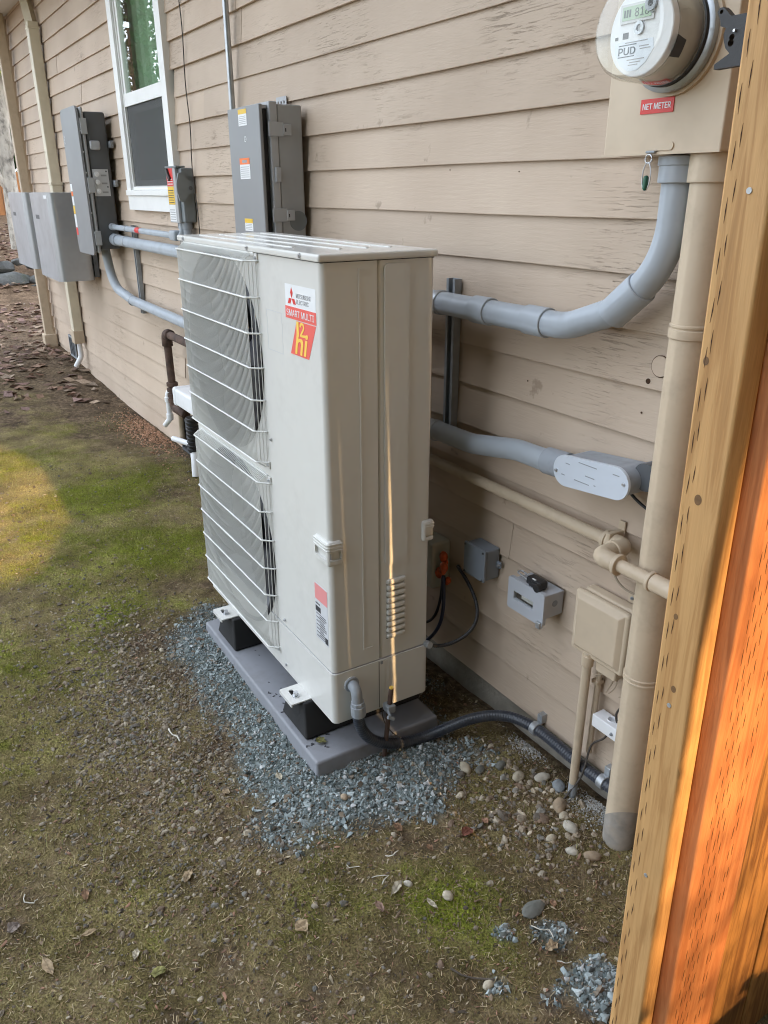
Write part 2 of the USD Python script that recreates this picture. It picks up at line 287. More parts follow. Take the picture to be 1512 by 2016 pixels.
DIRT = [(-3.9, .0, .35, .9), (-4.6, -.1, .5, .95), (-4.7, -.75, .8, .85), (-5.2, -.5, 1.2, .9), (-2.3, -.30, .40, .9), (-.75, -.92, .55, .9), (-.3, -1.0, .4, .8), (.4, -.33, .28, .8), (.70, -.68, .10, .6), (-6.5, -.8, 1.2, .8), (-3.3, .0, .4, .8), (.5, -1.1, .2, .25), (-1.4, -.4, .35, .5), (.55, -.2, .25, .8)]
def moss_w(x, y):
    w = np.zeros(np.shape(x))
    for cx, cy, r, a in MOSS: w = np.maximum(w, a * np.exp(-((x - cx) ** 2 + (y - cy) ** 2) / (r * r) * 1.3))
    for cx, cy, r, a in DIRT: w = w * (1 - a * np.exp(-((x - cx) ** 2 + (y - cy) ** 2) / (r * r) * 1.6))
    w = np.clip(w * 1.1 + .36 * (x > -6) + (fb(x, y, 3.6, 5, 6) - .5) * 1.9 + (fb(x, y, 20, 6, 4) - .5) * 1.3, 0, 1)
    strip = np.clip((-x - 2.9) / .7, 0, 1) * np.clip((y + .62 + (fb(x, y, 4, 61) - .5) * .5) / .18, 0, 1) + np.clip((-x - 4.6) / .8, 0, 1) * .75
    w = w * (1 - np.clip(strip, 0, 1) * .92)
    return w * np.clip(1 - gravel_w(x, y) * 1.3, 0, 1) * np.clip((-y + .02) / .12, 0, 1)
def green_w(x, y):
    w = np.zeros(np.shape(x))
    for cx, cy, r, a in MOSS: w = np.maximum(w, a * np.exp(-((x - cx) ** 2 + (y - cy) ** 2) / (r * r) * 1.6))
    return np.clip((w - .30) * 1.5 + (fb(x, y, 5, 51, 5) - .5) * 1.8 + (fb(x, y, 26, 52, 4) - .5) * 1.9, 0, 1)
def height(x, y):
    z = base_h(x, y) + (fb(x, y, 2.2, 1) - .5) * .045 + (fb(x, y, 14, 2) - .5) * .018
    z = z + .012 * gravel_w(x, y)
    mw_ = moss_w(x, y); z = z + mw_ * (.004 + .020 * np.clip(fb(x, y, 24, 31) - .40, 0, 1))
    z = z + .03 * np.exp(-((x - .30) ** 2 / .18 + (y + .05) ** 2 / .02))
    return z
def axis(a0, a1, st, lo, hi):
    out = [np.arange(a0, a1 + 1e-9, st)]
    for sgn, a, lim in ((-1, a0, lo), (1, a1, hi)):
        v, d, l = a, st, []
        while abs(v) < abs(lim): d *= 1.25; v += sgn * d; l.append(v)
        out.append(np.array(l))
    return np.unique(np.concatenate(out))
gx, gy = axis(-5.0, 1.9, .016, -60, 60), axis(-2.2, .10, .016, -60, 60)
XX, YY = np.meshgrid(gx, gy, indexing='ij'); ZZ = height(XX, YY)
idx = np.arange(XX.size).reshape(XX.shape)
F = np.concatenate([np.stack([idx[:-1, :-1], idx[1:, :-1], idx[1:, 1:]], -1).reshape(-1, 3), np.stack([idx[:-1, :-1], idx[1:, 1:], idx[:-1, 1:]], -1).reshape(-1, 3)])
gv = np.stack([XX, YY, ZZ], -1).reshape(-1, 3)
gw, mw = gravel_w(gv[:, 0], gv[:, 1]), moss_w(gv[:, 0], gv[:, 1])
litter = np.clip((-gv[:, 0] - 6.0) / 3, 0, 1)
g_green = None
groundm = usdkit.material(stage, '/World/Looks/ground', {
    'a': ('attribute', {'attribute': 'col'}), 'sp': ('separate_xyz', {}), 'ag': ('attribute', {'attribute': 'green'}), 'sg': ('separate_xyz', {}), 'greenr': ('rgb_ramp', {'ramp': [(.32, (.030, .034, .006)), (.47, (.16, .19, .020)), (.64, (.36, .40, .06))]}), 'mg': ('mix_color', {}), 'g': ('geometry', {}),
    'n': ('noise_texture', {'scale': 38, 'detail': 8, 'roughness': .7}), 'n5': ('noise_texture', {'scale': 6, 'detail': 5}), 'n6': ('noise_texture', {'scale': 170, 'detail': 4, 'roughness': .7}),
    'dirt': ('rgb_ramp', {'ramp': [(.28, (.024, .016, .010)), (.46, (.094, .065, .042)), (.60, (.180, .130, .086)), (.74, (.34, .27, .19))]}),
    'mossr': ('rgb_ramp', {'ramp': [(.31, (.050, .040, .015)), (.47, (.195, .165, .066)), (.66, (.42, .36, .16))]}),
    'grav': ('rgb_ramp', {'ramp': [(.3, (.07, .085, .085)), (.5, (.16, .195, .195)), (.72, (.30, .35, .35))]}),
    'lit': ('rgb_ramp', {'ramp': [(.25, (.05, .034, .022)), (.5, (.16, .105, .068)), (.75, (.30, .215, .145))]}),
    'm1': ('mix_color', {}), 'm2': ('mix_color', {}), 'm3': ('mix_color', {}), 'tint': ('rgb_ramp', {'ramp': [(.32, (.62, .58, .52)), (.66, (1.25, 1.23, 1.18))]}), 'mt': ('mix_color', {'blend_type': 'multiply', 'fac': 1.0, 'use_clamp': False}),
    'bp': ('bump', {'distance': .012, 'strength': .8}), 'ad': ('math', {'math_type': 'add'}), 'p': ('principled_bsdf', {'roughness': .92, 'specular_ior_level': .2})},
    [('a.vector', 'sp.vector'), ('g.position', 'n.vector'), ('g.position', 'n5.vector'), ('g.position', 'n6.vector'), ('n.fac', 'dirt.fac'), ('n6.fac', 'mossr.fac'), ('n.fac', 'grav.fac'), ('n.fac', 'lit.fac'),
     ('sp.x', 'm1.fac'), ('dirt.color', 'm1.a'), ('ag.vector', 'sg.vector'), ('sg.x', 'mg.fac'), ('n6.fac', 'greenr.fac'), ('mossr.color', 'mg.a'), ('greenr.color', 'mg.b'), ('mg.result', 'm1.b'), ('sp.y', 'm2.fac'), ('m1.result', 'm2.a'), ('grav.color', 'm2.b'), ('sp.z', 'm3.fac'), ('m2.result', 'm3.a'), ('lit.color', 'm3.b'),
     ('n5.fac', 'tint.fac'), ('tint.color', 'mt.b'), ('m3.result', 'mt.a'), ('mt.result', 'p.base_color'), ('n.fac', 'ad.value1'), ('n6.fac', 'ad.value2'), ('ad.value', 'bp.height'), ('bp.normal', 'p.normal')], surface='p.BSDF')
gprim = tag(obj('ground', trimesh.Trimesh(gv, F, process=False), groundm, smooth=True, col=np.stack([mw, gw, litter], -1)), kind='structure')

gn = green_w(gv[:, 0], gv[:, 1]); UsdGeom.PrimvarsAPI(gprim).CreatePrimvar('green', Sdf.ValueTypeNames.Color3fArray, 'vertex').Set(Vt.Vec3fArray.FromNumpy(np.repeat(gn[:, None], 3, 1).astype(np.float32)))
# ---- scatter helpers
def scatter_mesh(proto_list, pos, scale, col, tilt=1.0, flat=1.0):
    V, Fc, Cc, off = [], [], [], 0
    for i in range(len(pos)):
        v, f = proto_list[rng.integers(len(proto_list))]
        q = rng.normal(size=4); q /= np.linalg.norm(q)
        if tilt < 1: q = np.array([1, *(q[1:] * tilt)]); q /= np.linalg.norm(q)
        w, x, y, z = q
        Rm = np.array([[1 - 2 * (y * y + z * z), 2 * (x * y - z * w), 2 * (x * z + y * w)], [2 * (x * y + z * w), 1 - 2 * (x * x + z * z), 2 * (y * z - x * w)], [2 * (x * z - y * w), 2 * (y * z + x * w), 1 - 2 * (x * x + y * y)]])
        a = rng.uniform(0, 2 * PI); Rz = np.array([[math.cos(a), -math.sin(a), 0], [math.sin(a), math.cos(a), 0], [0, 0, 1]])
        V.append((v * scale[i]) @ (Rm @ Rz).T + pos[i]); Fc.append(f + off); off += len(v); Cc.append(np.repeat(col[i][None], len(v), 0))
    return trimesh.Trimesh(np.vstack(V), np.vstack(Fc), process=False), np.vstack(Cc)
def rock_proto(seed, round_=False):
    r = np.random.default_rng(seed)
    if round_:
        m = trimesh.creation.icosphere(subdivisions=1); v = np.array(m.vertices) * (1 + .12 * r.normal(size=(len(m.vertices), 1))) * [1.25, .95, .68]; return v, np.array(m.faces)
    p = r.normal(size=(11, 3)); p /= np.linalg.norm(p, axis=1)[:, None]; p *= r.uniform(.75, 1.1, (11, 1)) * np.array([1.2, .9, .62])
    h = trimesh.convex.convex_hull(p); f = np.array(h.faces); v = np.array(h.vertices)[f].reshape(-1, 3)      # flat facets
    return v, np.arange(len(v)).reshape(-1, 3)
ANG = [rock_proto(s) for s in range(14)]; RND = [rock_proto(100 + s, True) for s in range(8)]
def sample(n, fn, x0, x1, y0, y1):
    out = np.zeros((0, 2))
    while len(out) < n:
        p = np.c_[rng.uniform(x0, x1, n * 3), rng.uniform(y0, y1, n * 3)]; out = np.vstack([out, p[rng.uniform(size=len(p)) < fn(p[:, 0], p[:, 1])]])
    return out[:n]
def seat(p, s, k=.25): return np.c_[p, height(p[:, 0], p[:, 1]) + s * k]
# crushed blue-green gravel
p = sample(30000, gravel_w, -1.35, 1.06, -1.0, 0); s = rng.lognormal(math.log(.0043), .48, len(p)).clip(.0018, .0135)
near = np.clip((p[:, 0] + .2) / .4, 0, 1); s *= .9 + .25 * near
t = rng.uniform(size=(len(p), 1)); cg = np.array([.105, .132, .133]) * (1 - t) + np.array([.38, .425, .425]) * t; cg *= rng.uniform(.6, 1.2, (len(p), 1)); b_ = rng.uniform(size=len(p)) < .13; cg[b_] = np.array([.17, .135, .10]) * rng.uniform(.6, 1.3, (b_.sum(), 1)); w = rng.uniform(size=len(p)) < .07; cg[w] = rng.uniform(.36, .5, (w.sum(), 1)) * [1, 1, .98]
m, c = scatter_mesh(ANG, seat(p, s, .02), s, cg); tag(obj('crushed_gravel', m, pebblem, smooth=False, col=c), 'blue green crushed gravel spread around the grey equipment pad', 'gravel', kind='stuff')
# brown and grey pebbles in the dirt
def peb_w(x, y):
    w = np.exp(-((x + .55) ** 2 / .45 + (y + 1.0) ** 2 / .06)) + .42 * np.exp(-((x - .42) ** 2 / .05 + (y + .22) ** 2 / .03)) + .03
    return np.clip(w * (1 - gravel_w(x, y) * .8) * (.35 + 1.1 * fb(x, y, 6, 9)), 0, 1) * (y < -.01)
p = sample(13000, peb_w, -3.2, 1.05, -2.0, 0); s = rng.lognormal(math.log(.0034), .42, len(p)).clip(.0016, .0105); nr = np.exp(-((p[:, 0] - .45) ** 2 / .06 + (p[:, 1] + .18) ** 2 / .03)); s *= 1 + .6 * nr
pal = np.array([[.15, .115, .08], [.20, .16, .115], [.12, .10, .08], [.25, .205, .15], [.16, .15, .13], [.33, .28, .21], [.14, .095, .065]])
cg = pal[rng.integers(len(pal), size=len(p))] * rng.uniform(.7, 1.2, (len(p), 1)) * (1 + .5 * nr[:, None])
m, c = scatter_mesh(RND + ANG[:3], seat(p, s, .1), s, cg, tilt=.5); tag(obj('pebbles', m, pebblem, smooth=30 if False else False, col=c), 'small brown and grey pebbles pressed into the bare soil', 'pebbles', kind='stuff')
# moss and short grass
def tuft_tris(p, hgt, wid, cols, lean=.8):
    n = len(p); a = rng.uniform(0, 2 * PI, n); l = rng.uniform(.1, lean, n); d = np.c_[np.cos(a), np.sin(a)]; z = height(p[:, 0], p[:, 1]) - .002
    b = rng.uniform(0, 2 * PI, n); e = np.c_[np.cos(b), np.sin(b)] * wid[:, None]
    v0 = np.c_[p - e / 2, z]; v1 = np.c_[p + e / 2, z]; v2 = np.c_[p + d * (hgt * l)[:, None], z + hgt * np.sqrt(1 - l * l)]
    V = np.stack([v0, v1, v2], 1).reshape(-1, 3); return trimesh.Trimesh(V, np.arange(3 * n).reshape(-1, 3), process=False), np.repeat(cols, 3, 0)
p = np.vstack([sample(90000, lambda x, y: moss_w(x, y) ** 1.5, -4.6, 1.3, -2.0, .0), sample(60000, lambda x, y: moss_w(x, y) ** 1.5, -1.2, 1.3, -2.0, .0), sample(70000, lambda x, y: moss_w(x, y) * green_w(x, y), -4.6, 1.3, -2.0, .0)]); n = len(p)
t = (rng.uniform(size=n) * .7 + fb(p[:, 0], p[:, 1], 9, 11) * .6 - .15).clip(0, 1)[:, None]; gr_ = green_w(p[:, 0], p[:, 1])[:, None]
cg = (np.array([.10, .112, .018]) * (1 - t) + np.array([.31, .335, .06]) * t) * 1.15 * gr_ + (np.array([.13, .105, .045]) * (1 - t) + np.array([.40, .34, .16]) * t) * (1 - gr_)
m, c = tuft_tris(p, rng.uniform(.004, .015, n), rng.uniform(.0012, .0035, n), cg); tag(obj('moss', m, mossm, smooth=False, col=c), 'short green moss and thin grass over the yard soil', 'moss', kind='stuff')
p = sample(4200, lambda x, y: moss_w(x, y) ** 2 * (fb(x, y, 4, 41) > .47), -4.6, 1.3, -2.0, .0); n = len(p); t = rng.uniform(size=(n, 1))
m, c = tuft_tris(p, rng.uniform(.018, .050, n), rng.uniform(.0014, .0026, n), np.array([.16, .20, .05]) * (1 - t) + np.array([.46, .42, .20]) * t, .97); tag(obj('grass_blades', m, mossm, smooth=False, col=c), 'sparse thin grass blades sprouting through the moss', 'grass', kind='stuff')
# dead conifer needles
p = np.vstack([sample(17000, lambda x, y: np.clip(.75 - gravel_w(x, y), 0.02, 1) * (y < -.01), -2.6, 1.2, -2.0, 0), sample(14000, lambda x, y: np.clip(.8 - gravel_w(x, y), .02, 1) * (y < -.01), -.4, 1.1, -1.7, 0)]); n = len(p)
a = rng.uniform(0, 2 * PI, n); L = rng.uniform(.005, .019, n); w = rng.uniform(.0003, .0008, n); z = height(p[:, 0], p[:, 1]) + .003; d = np.c_[np.cos(a), np.sin(a)]; e = np.c_[-np.sin(a), np.cos(a)]
dz = rng.uniform(-.003, .006, n)
q = [np.c_[p - d * L[:, None] / 2 - e * w[:, None], z - dz], np.c_[p - d * L[:, None] / 2 + e * w[:, None], z - dz], np.c_[p + d * L[:, None] / 2 + e * w[:, None], z + dz], np.c_[p + d * L[:, None] / 2 - e * w[:, None], z + dz]]
V = np.stack(q, 1).reshape(-1, 3); k = np.arange(n)[:, None] * 4; Fc = np.vstack([k + [0, 2, 1], k + [0, 3, 2]])
pal = np.array([[.26, .175, .09], [.34, .25, .13], [.18, .11, .055], [.46, .37, .23], [.12, .085, .05]]); cg = pal[rng.integers(5, size=n)] * rng.uniform(.7, 1.2, (n, 1))
tag(obj('fallen_needles', trimesh.Trimesh(V, Fc, process=False), needlem, smooth=False, col=np.repeat(cg, 4, 0)), 'tan dead conifer needles strewn over moss and soil', 'needles', kind='stuff')
# crumbs of bark and leaf
p = np.vstack([sample(6500, lambda x, y: np.clip(.8 - gravel_w(x, y), .03, 1) * (y < -.01), -3, 1.2, -2, 0), sample(7500, lambda x, y: np.clip(.8 - gravel_w(x, y), .03, 1) * (y < -.01), -.4, 1.1, -1.7, 0)]); s = rng.lognormal(math.log(.0021), .45, len(p)).clip(.001, .006)
pal = np.array([[.14, .10, .065], [.25, .18, .12], [.06, .045, .03], [.38, .31, .21], [.26, .14, .09]]); cg = pal[rng.integers(5, size=len(p))] * rng.uniform(.7, 1.2, (len(p), 1))
m, c = scatter_mesh([(v * [1.6, .9, .3], f) for v, f in ANG[:6]], seat(p, s, .8), s, cg, tilt=.35); tag(obj('forest_crumbs', m, pebblem, smooth=False, col=c), 'fine brown crumbs of bark and dead leaf over the soil', 'debris', kind='stuff')
p = np.vstack([np.c_[rng.normal(.245, .035, 700), -abs(rng.normal(.015, .025, 700)) - .01], np.c_[rng.normal(.545, .04, 900), -abs(rng.normal(.03, .03, 900)) - .01]]); s = rng.uniform(.0012, .004, len(p)); cg = np.array([.50, .49, .46]) * rng.uniform(.6, 1.15, (len(p), 1))
m, c = scatter_mesh(ANG, seat(p, s, .5), s, cg); tag(obj('mortar_dust', m, pebblem, smooth=False, col=c), 'pale mortar grit spilled against the foundation', 'grit', kind='stuff')
# pinkish wood chips by the wall vent, and leaf litter behind the house corner
p = np.c_[rng.normal(-3.55, .28, 1500), -abs(rng.normal(.06, .09, 1500)) - .02]; s = rng.uniform(.003, .009, len(p)); cg = np.array([.46, .27, .17]) * rng.uniform(.6, 1.2, (len(p), 1))
m, c = scatter_mesh(ANG, seat(p, s, .4), s, cg); tag(obj('wood_chips', m, pebblem, smooth=False, col=c), 'pale pinkish wood chips heaped against the wall by the vent', 'wood chips', kind='stuff')
n = 7000; p = np.c_[rng.uniform(-17, -4.4, n) + 0, rng.uniform(-1.8, 2.8, n)]; p = p[~((p[:, 0] > -7.1) & (p[:, 1] > -.02)) & (rng.uniform(size=n) < np.clip((-p[:, 0] - 4.2) / 2.6, .03, 1))]; n = len(p)
a = rng.uniform(0, 2 * PI, n); L = rng.uniform(.03, .075, n); d = np.c_[np.cos(a), np.sin(a)] * L[:, None]; e = np.c_[-np.sin(a), np.cos(a)] * (L * .6)[:, None]; z = height(p[:, 0], p[:, 1]) + .008; u = rng.uniform(-.012, .025, (n, 4))
V = np.stack([np.c_[p - d, z + u[:, 0]], np.c_[p - e, z + u[:, 1]], np.c_[p + d, z + u[:, 2]], np.c_[p + e, z + u[:, 3]]], 1).reshape(-1, 3); k = np.arange(n)[:, None] * 4
pal = np.array([[.22, .125, .085], [.30, .19, .13], [.15, .085, .06], [.38, .28, .20], [.25, .155, .13]]); cg = pal[rng.integers(5, size=n)] * rng.uniform(.6, 1.15, (n, 1))
tag(obj('leaf_litter', trimesh.Trimesh(V, np.vstack([k + [0, 1, 2], k + [0, 2, 3]]), process=False), leafm, smooth=False, col=np.repeat(cg, 4, 0)), 'reddish brown leaf litter covering the yard past the house corner', 'leaf litter', kind='stuff')

# ================================================================ HOUSE
house = thing('house', 'house with tan painted lap siding and a white window', 'house')
X0, X1 = -7.05, 3.2
WX0, WX1, WZ0, WZ1 = -3.585, -2.655, 1.548, 2.98
def board(xa, xb, zb, i):
    n = max(2, int((xb - xa) / .3) + 1); xs = np.linspace(xa, xb, n); dy = rng.normal(0, .0012); ph = rng.uniform(0, 9)
    wob = .0012 * np.sin(xs * 1.7 + ph) + .0009 * np.sin(xs * 5.1 + ph); dz = rng.normal(0, .0010)
    prof = [(0, 0), (.0010, -.0016), (.018, -.001), (.028, .150), (.0160, .150)]
    V = np.array([[x, dy + py + .4 * wob[k], zb + pz + wob[k] + dz] for k, x in enumerate(xs) for py, pz in prof]); q = len(prof); Fc = []
    for k in range(n - 1):
        for j in range(q):
            a, b = k * q + j, k * q + (j + 1) % q; Fc += [[a, b, b + q], [a, b + q, a + q]]
    for j in range(1, q - 1): Fc += [[0, j + 1, j], [(n - 1) * q, (n - 1) * q + j, (n - 1) * q + j + 1]]
    obj('siding_board', trimesh.Trimesh(V, np.array(Fc)[:, ::-1], process=False), siding[i], house, smooth=False)
brng = np.random.default_rng(12)
for i in range(25):
    zb = .1175 + .1235 * i
    cuts = [X0 + .05] + ([brng.uniform(-6.2, -4.4)] if i % 2 else []) + [brng.uniform(-2.9, -1.3)] + ([brng.uniform(-.9, .9)] if i in (4, 11, 19, 22) else []) + [brng.uniform(1.3, 2.2), X1]
    for a, b in zip(cuts, cuts[1:]):
        seg = [(a, b - .0025)]
        if zb + .02 > WZ0 and zb < WZ1:
            seg = [s_ for s_ in ((a, min(b, WX0) - .0025), (max(a, WX1), b - .0025)) if s_[1] - s_[0] > .03]
        for sa, sb_ in seg: board(sa, sb_, zb, int(rng.integers(3)))
obj('foundation', B(X0, X1, .022, .25, -.6, .135), concrete, house)
obj('end_wall', B(X0, X0 + .1, .03, 5, -.2, 3.1), siding[1], house)
obj('corner_trim', B(X0 - .03, X0 + .05, -.012, .06, .15, 3.1), tan, house)
obj('wall_core', [bx(X0 + .02, WX0 + .02, .03, .06, .1, 3.1), bx(WX1 - .02, X1, .03, .06, .1, 3.1), bx(WX0 + .02, WX1 - .02, .03, .06, .1, WZ0 + .02)], roomdark, house)
obj('soffit', B(X0 - .45, X1, -.50, .05, 3.10, 3.12), white_pt, house); obj('fascia', B(X0 - .45, X1, -.52, -.5005, 3.06, 3.24), white_pt, house); obj('roof', [bx(X0 - .45, X1, -.56, 5, 3.24, 3.30)], barkdk, house); obj('gutter', B(X0 - .45, X1, -.63, -.5205, 3.10, 3.21), cream, house)
# window: white casing, two sashes, screen on the lower one
win = obj('window', [bx(WX0, WX0 + .085, -.026, .03, WZ0 + .085, WZ1), bx(WX1 - .085, WX1, -.026, .03, WZ0 + .085, WZ1), bx(WX0 + .085, WX1 - .085, -.026, .03, WZ1 - .09, WZ1)], white_pt, house)
obj('sill', rb(WX0 - .006, WX1 + .006, -.034, .03, WZ0 + .082, WZ0 + .112, r=.003), white_pt, win); obj('apron', B(WX0, WX1, -.024, .03, WZ0, WZ0 + .08), white_pt, win)
ix0, ix1 = WX0 + .085, WX1 - .085
def sash(x0, x1, z0, z1, y, w=.034, d=.03): return [bx(x0, x0 + w, y, y + d, z0, z1), bx(x1 - w, x1, y, y + d, z0, z1), bx(x0 + w, x1 - w, y, y + d, z0, z0 + w), bx(x0 + w, x1 - w, y, y + d, z1 - w, z1)]
obj('frame', sash(ix0 + .001, ix1 - .001, WZ0 + .113, WZ1 - .091, -.012, .018, .04), white_pt, win)
obj('upper_sash', sash(ix0 + .02, ix1 - .02, 2.135, WZ1 - .11, -.006), white_pt, win); obj('meeting_rail', bx(ix0 + .019, ix1 - .019, -.010, .02, 2.112, 2.178), white_pt, win)
obj('lower_sash', sash(ix0 + .02, ix1 - .02, WZ0 + .132, 2.11, .004), white_pt, win)
obj('upper_pane', bx(ix0 + .05, ix1 - .05, .004, .008, 2.16, WZ1 - .14), glass, win); obj('lower_pane', bx(ix0 + .05, ix1 - .05, .016, .020, WZ0 + .16, 2.09), glass, win)
obj('insect_screen', bx(ix0 + .021, ix1 - .021, -.001, .0, WZ0 + .135, 2.112), screenm, win)
xs = np.linspace(ix0 - .05, ix1 + .05, 120); ys = .10 + .018 * np.sin(xs * 46 + 2 * np.sin(xs * 9)); v = np.r_[np.c_[xs, ys, np.full(120, 1.6)], np.c_[xs, ys, np.full(120, 3.1)]]
f = np.array([[k, k + 1, k + 121] for k in range(119)] + [[k, k + 121, k + 120] for k in range(119)]); obj('curtain', trimesh.Trimesh(v, f, process=False), curtain, win, smooth=True)
obj('room_back', [bx(WX0 - .3, WX1 + .3, .7, .72, 1.3, 3.2)], roomdark, win)
# vents in the foundation
for x0, x1, z0, z1, lab in ((-3.06, -2.62, .12, .345, 'square black foundation vent'), (-6.26, -6.0, .20, .40, 'small dark foundation vent')):
    vt = obj('vent', [bx(x0, x1, -.004, .0, z0, z1)], black_in, house, label=lab)
    obj('vent_frame', sash(x0, x1, z0, z1, -.012, .018, .012), boxdark if x0 > -4 else galv_dark, vt)
    for k in range(3): obj('vent_bar', bx(x0 + (x1 - x0) * (k + 1) / 4 - .004, x0 + (x1 - x0) * (k + 1) / 4 + .004, -.010, -.005, z0 + .018, z1 - .018), galv_dark, vt)

# downspouts
def downspout(x0, x1, y0, y1, zb, zt, lab, bend):
    t = thing('downspout', lab, 'downspout', (x0, y0, zb)); w, d = x1 - x0, y1 - y0
    obj('spout', RB(0, w, 0, d, 0, zt - zb, r=.007), cream if bend else tan, t)
    if bend:
        obj('seam_band', RB(-.003, w + .003, -.003, d + .003, 2.80 - zb, 2.815 - zb, r=.002), cream, t)
        pts = np.array([[w / 2, d / 2, zt - zb - .02], [w / 2 - .10, d / 2, zt - zb + .14], [w / 2 - .24, d / 2, zt - zb + .30]])
        m = tube(pts, .045, 4); obj('upper_elbow', m, cream, t, smooth=False)
        obj('clip', RB(-.004, w + .004, -.004, d + .01, 1.70 - zb, 1.725 - zb, r=.002), cream, t)
        obj('adapter', RB(-.008, w + .008, -.008, d, -.01, .10, r=.004), tan, t)
        obj('drain_elbow', tube(fillet([(w / 2, d / 2, .02), (w / 2, d / 2, -.13), (w / 2 - .03, d / 2 - .05, -.22)], .04), .022), white_pl, t)
    else:
        obj('base_boot', RB(-.02, w + .03, -.02, d + .02, -.12, .08, r=.01), tan, t); obj('strap', RB(-.004, w + .004, -.004, d + .01, 1.2, 1.225, r=.002), tan, t)
    return t
downspout(-5.655, -5.555, -.088, -.008, .43, 2.85, 'cream downspout running down between the two silver batteries', True)
downspout(-6.945, -6.865, -.112, -.03, .24, 3.3, 'tan downspout at the far corner of the house', False)

# ================================================================ HEAT PUMP (local: x right along the front, y into the wall, z up)
YAW = -0.0147732
U0 = (0.0, -.58, .18)
hp = thing('heat_pump', 'white two-fan outdoor heat pump unit standing on the grey pad', 'heat pump', U0, YAW)
W_, D_, H_ = 1.05, .33, 1.338
FX, FR = -.695, .302; FZ = (1.005, .357)
front = VR(-W_, 0, 0, .30, .1765, 1.3175, .016) - B(-W_ - .1, .1, .1555, .5, 0, 2)
cav = B(-W_ + .012, -.372, .004, .5, .19, 1.30)
front = front - cav
for z in FZ: front = front - CY(FX, z, FR, -.1, .1, 96)
obj('front_panel', front, enamel, hp, smooth=35)
obj('rear_panel', VR(-W_ + .002, -.002, .1590, D_, .1765, 1.3175, .010) - B(-W_ + .012, -.012, .1, D_ - .012, .19, 1.30), enamel, hp, smooth=35)
obj('base_panel', VR(-W_ - .002, .003, -.003, D_ + .002, .0, .1715, .017), enamel, hp, smooth=35)
obj('base_ledge', VR(-W_ + .001, -.001, .001, D_ - .001, .1715, .1765, .016), greyink, hp)
obj('base_seam', B(.0025, .0034, .152, .154, .004, .168), black_in, hp)
obj('top_lid', RB(-W_ - .006, .006, -.008, D_ + .006, 1.3195, 1.338, r=.006, n=12), mat('enamel_gloss', (.60, .59, .56), .16, var=.02, rvar=.04), hp, smooth=40)
for y, xa, xb in ((.05, -.98, -.25), (.12, -.98, -.12), (.20, -.98, -.12), (.27, -.98, -.12)): obj('lid_rib', RB(xa, xb, y - .004, y + .004, 1.3368, 1.3402, r=.0015), enamel, hp)
obj('lid_gap', B(-W_ + .002, -.002, .002, D_ - .002, 1.317, 1.3196), black_in, hp)
obj('coil_back', B(-W_ + .02, -.376, .148, .152, .19, 1.31), coil, hp); obj('divider', B(-.376, -.372, .012, .155, .19, 1.31), black_in, hp)
for k, z in enumerate(FZ):
    prof = np.array([[FR + .012, -.0005], [FR + .006, -.008], [FR - .003, -.009], [FR - .008, .0], [FR - .010, .05], [FR - .006, .09]])
    ang = np.linspace(0, 2 * PI, 73); V = np.array([[FX + r * math.cos(a), y, z + r * math.sin(a)] for a in ang for r, y in prof]); q = len(prof)
    Fc = np.array([[i * q + j, i * q + j + 1, (i + 1) * q + j + 1] for i in range(72) for j in range(q - 1)] + [[i * q + j, (i + 1) * q + j + 1, (i + 1) * q + j] for i in range(72) for j in range(q - 1)])
    obj('bell_mouth', trimesh.Trimesh(V, Fc, process=False), fan_black, hp, smooth=True)
    fan = obj('fan', [tm(CY(FX, z, .06, .02, .11, 32)), tm(CY(FX, z, .018, .005, .03, 20))], fan_black, hp)
    for b in range(3):
        V = []; a0 = b * 2 * PI / 3 + .3 + k
        for i in range(7):
            r = .055 + (FR - .075) * i / 6
            for j in range(7): a = a0 + (j / 6 - .5) * (1.35 - .2 * i / 6) + .35 * i / 6; V.append([FX + r * math.cos(a), .06 + .035 * math.sin((j / 6 - .5) * 2.4), z + r * math.sin(a)])
        Fc = [[i * 7 + j, i * 7 + j + 1, i * 7 + j + 8] for i in range(6) for j in range(6)] + [[i * 7 + j, i * 7 + j + 8, i * 7 + j + 7] for i in range(6) for j in range(6)]
        obj('fan_blade', trimesh.Trimesh(np.array(V), np.array(Fc), process=False), fan_black, fan, smooth=True)
def wire(pts, r, n=6): return tube(pts, r, n)
GL, GR, GO = -.992, -.405, -.030
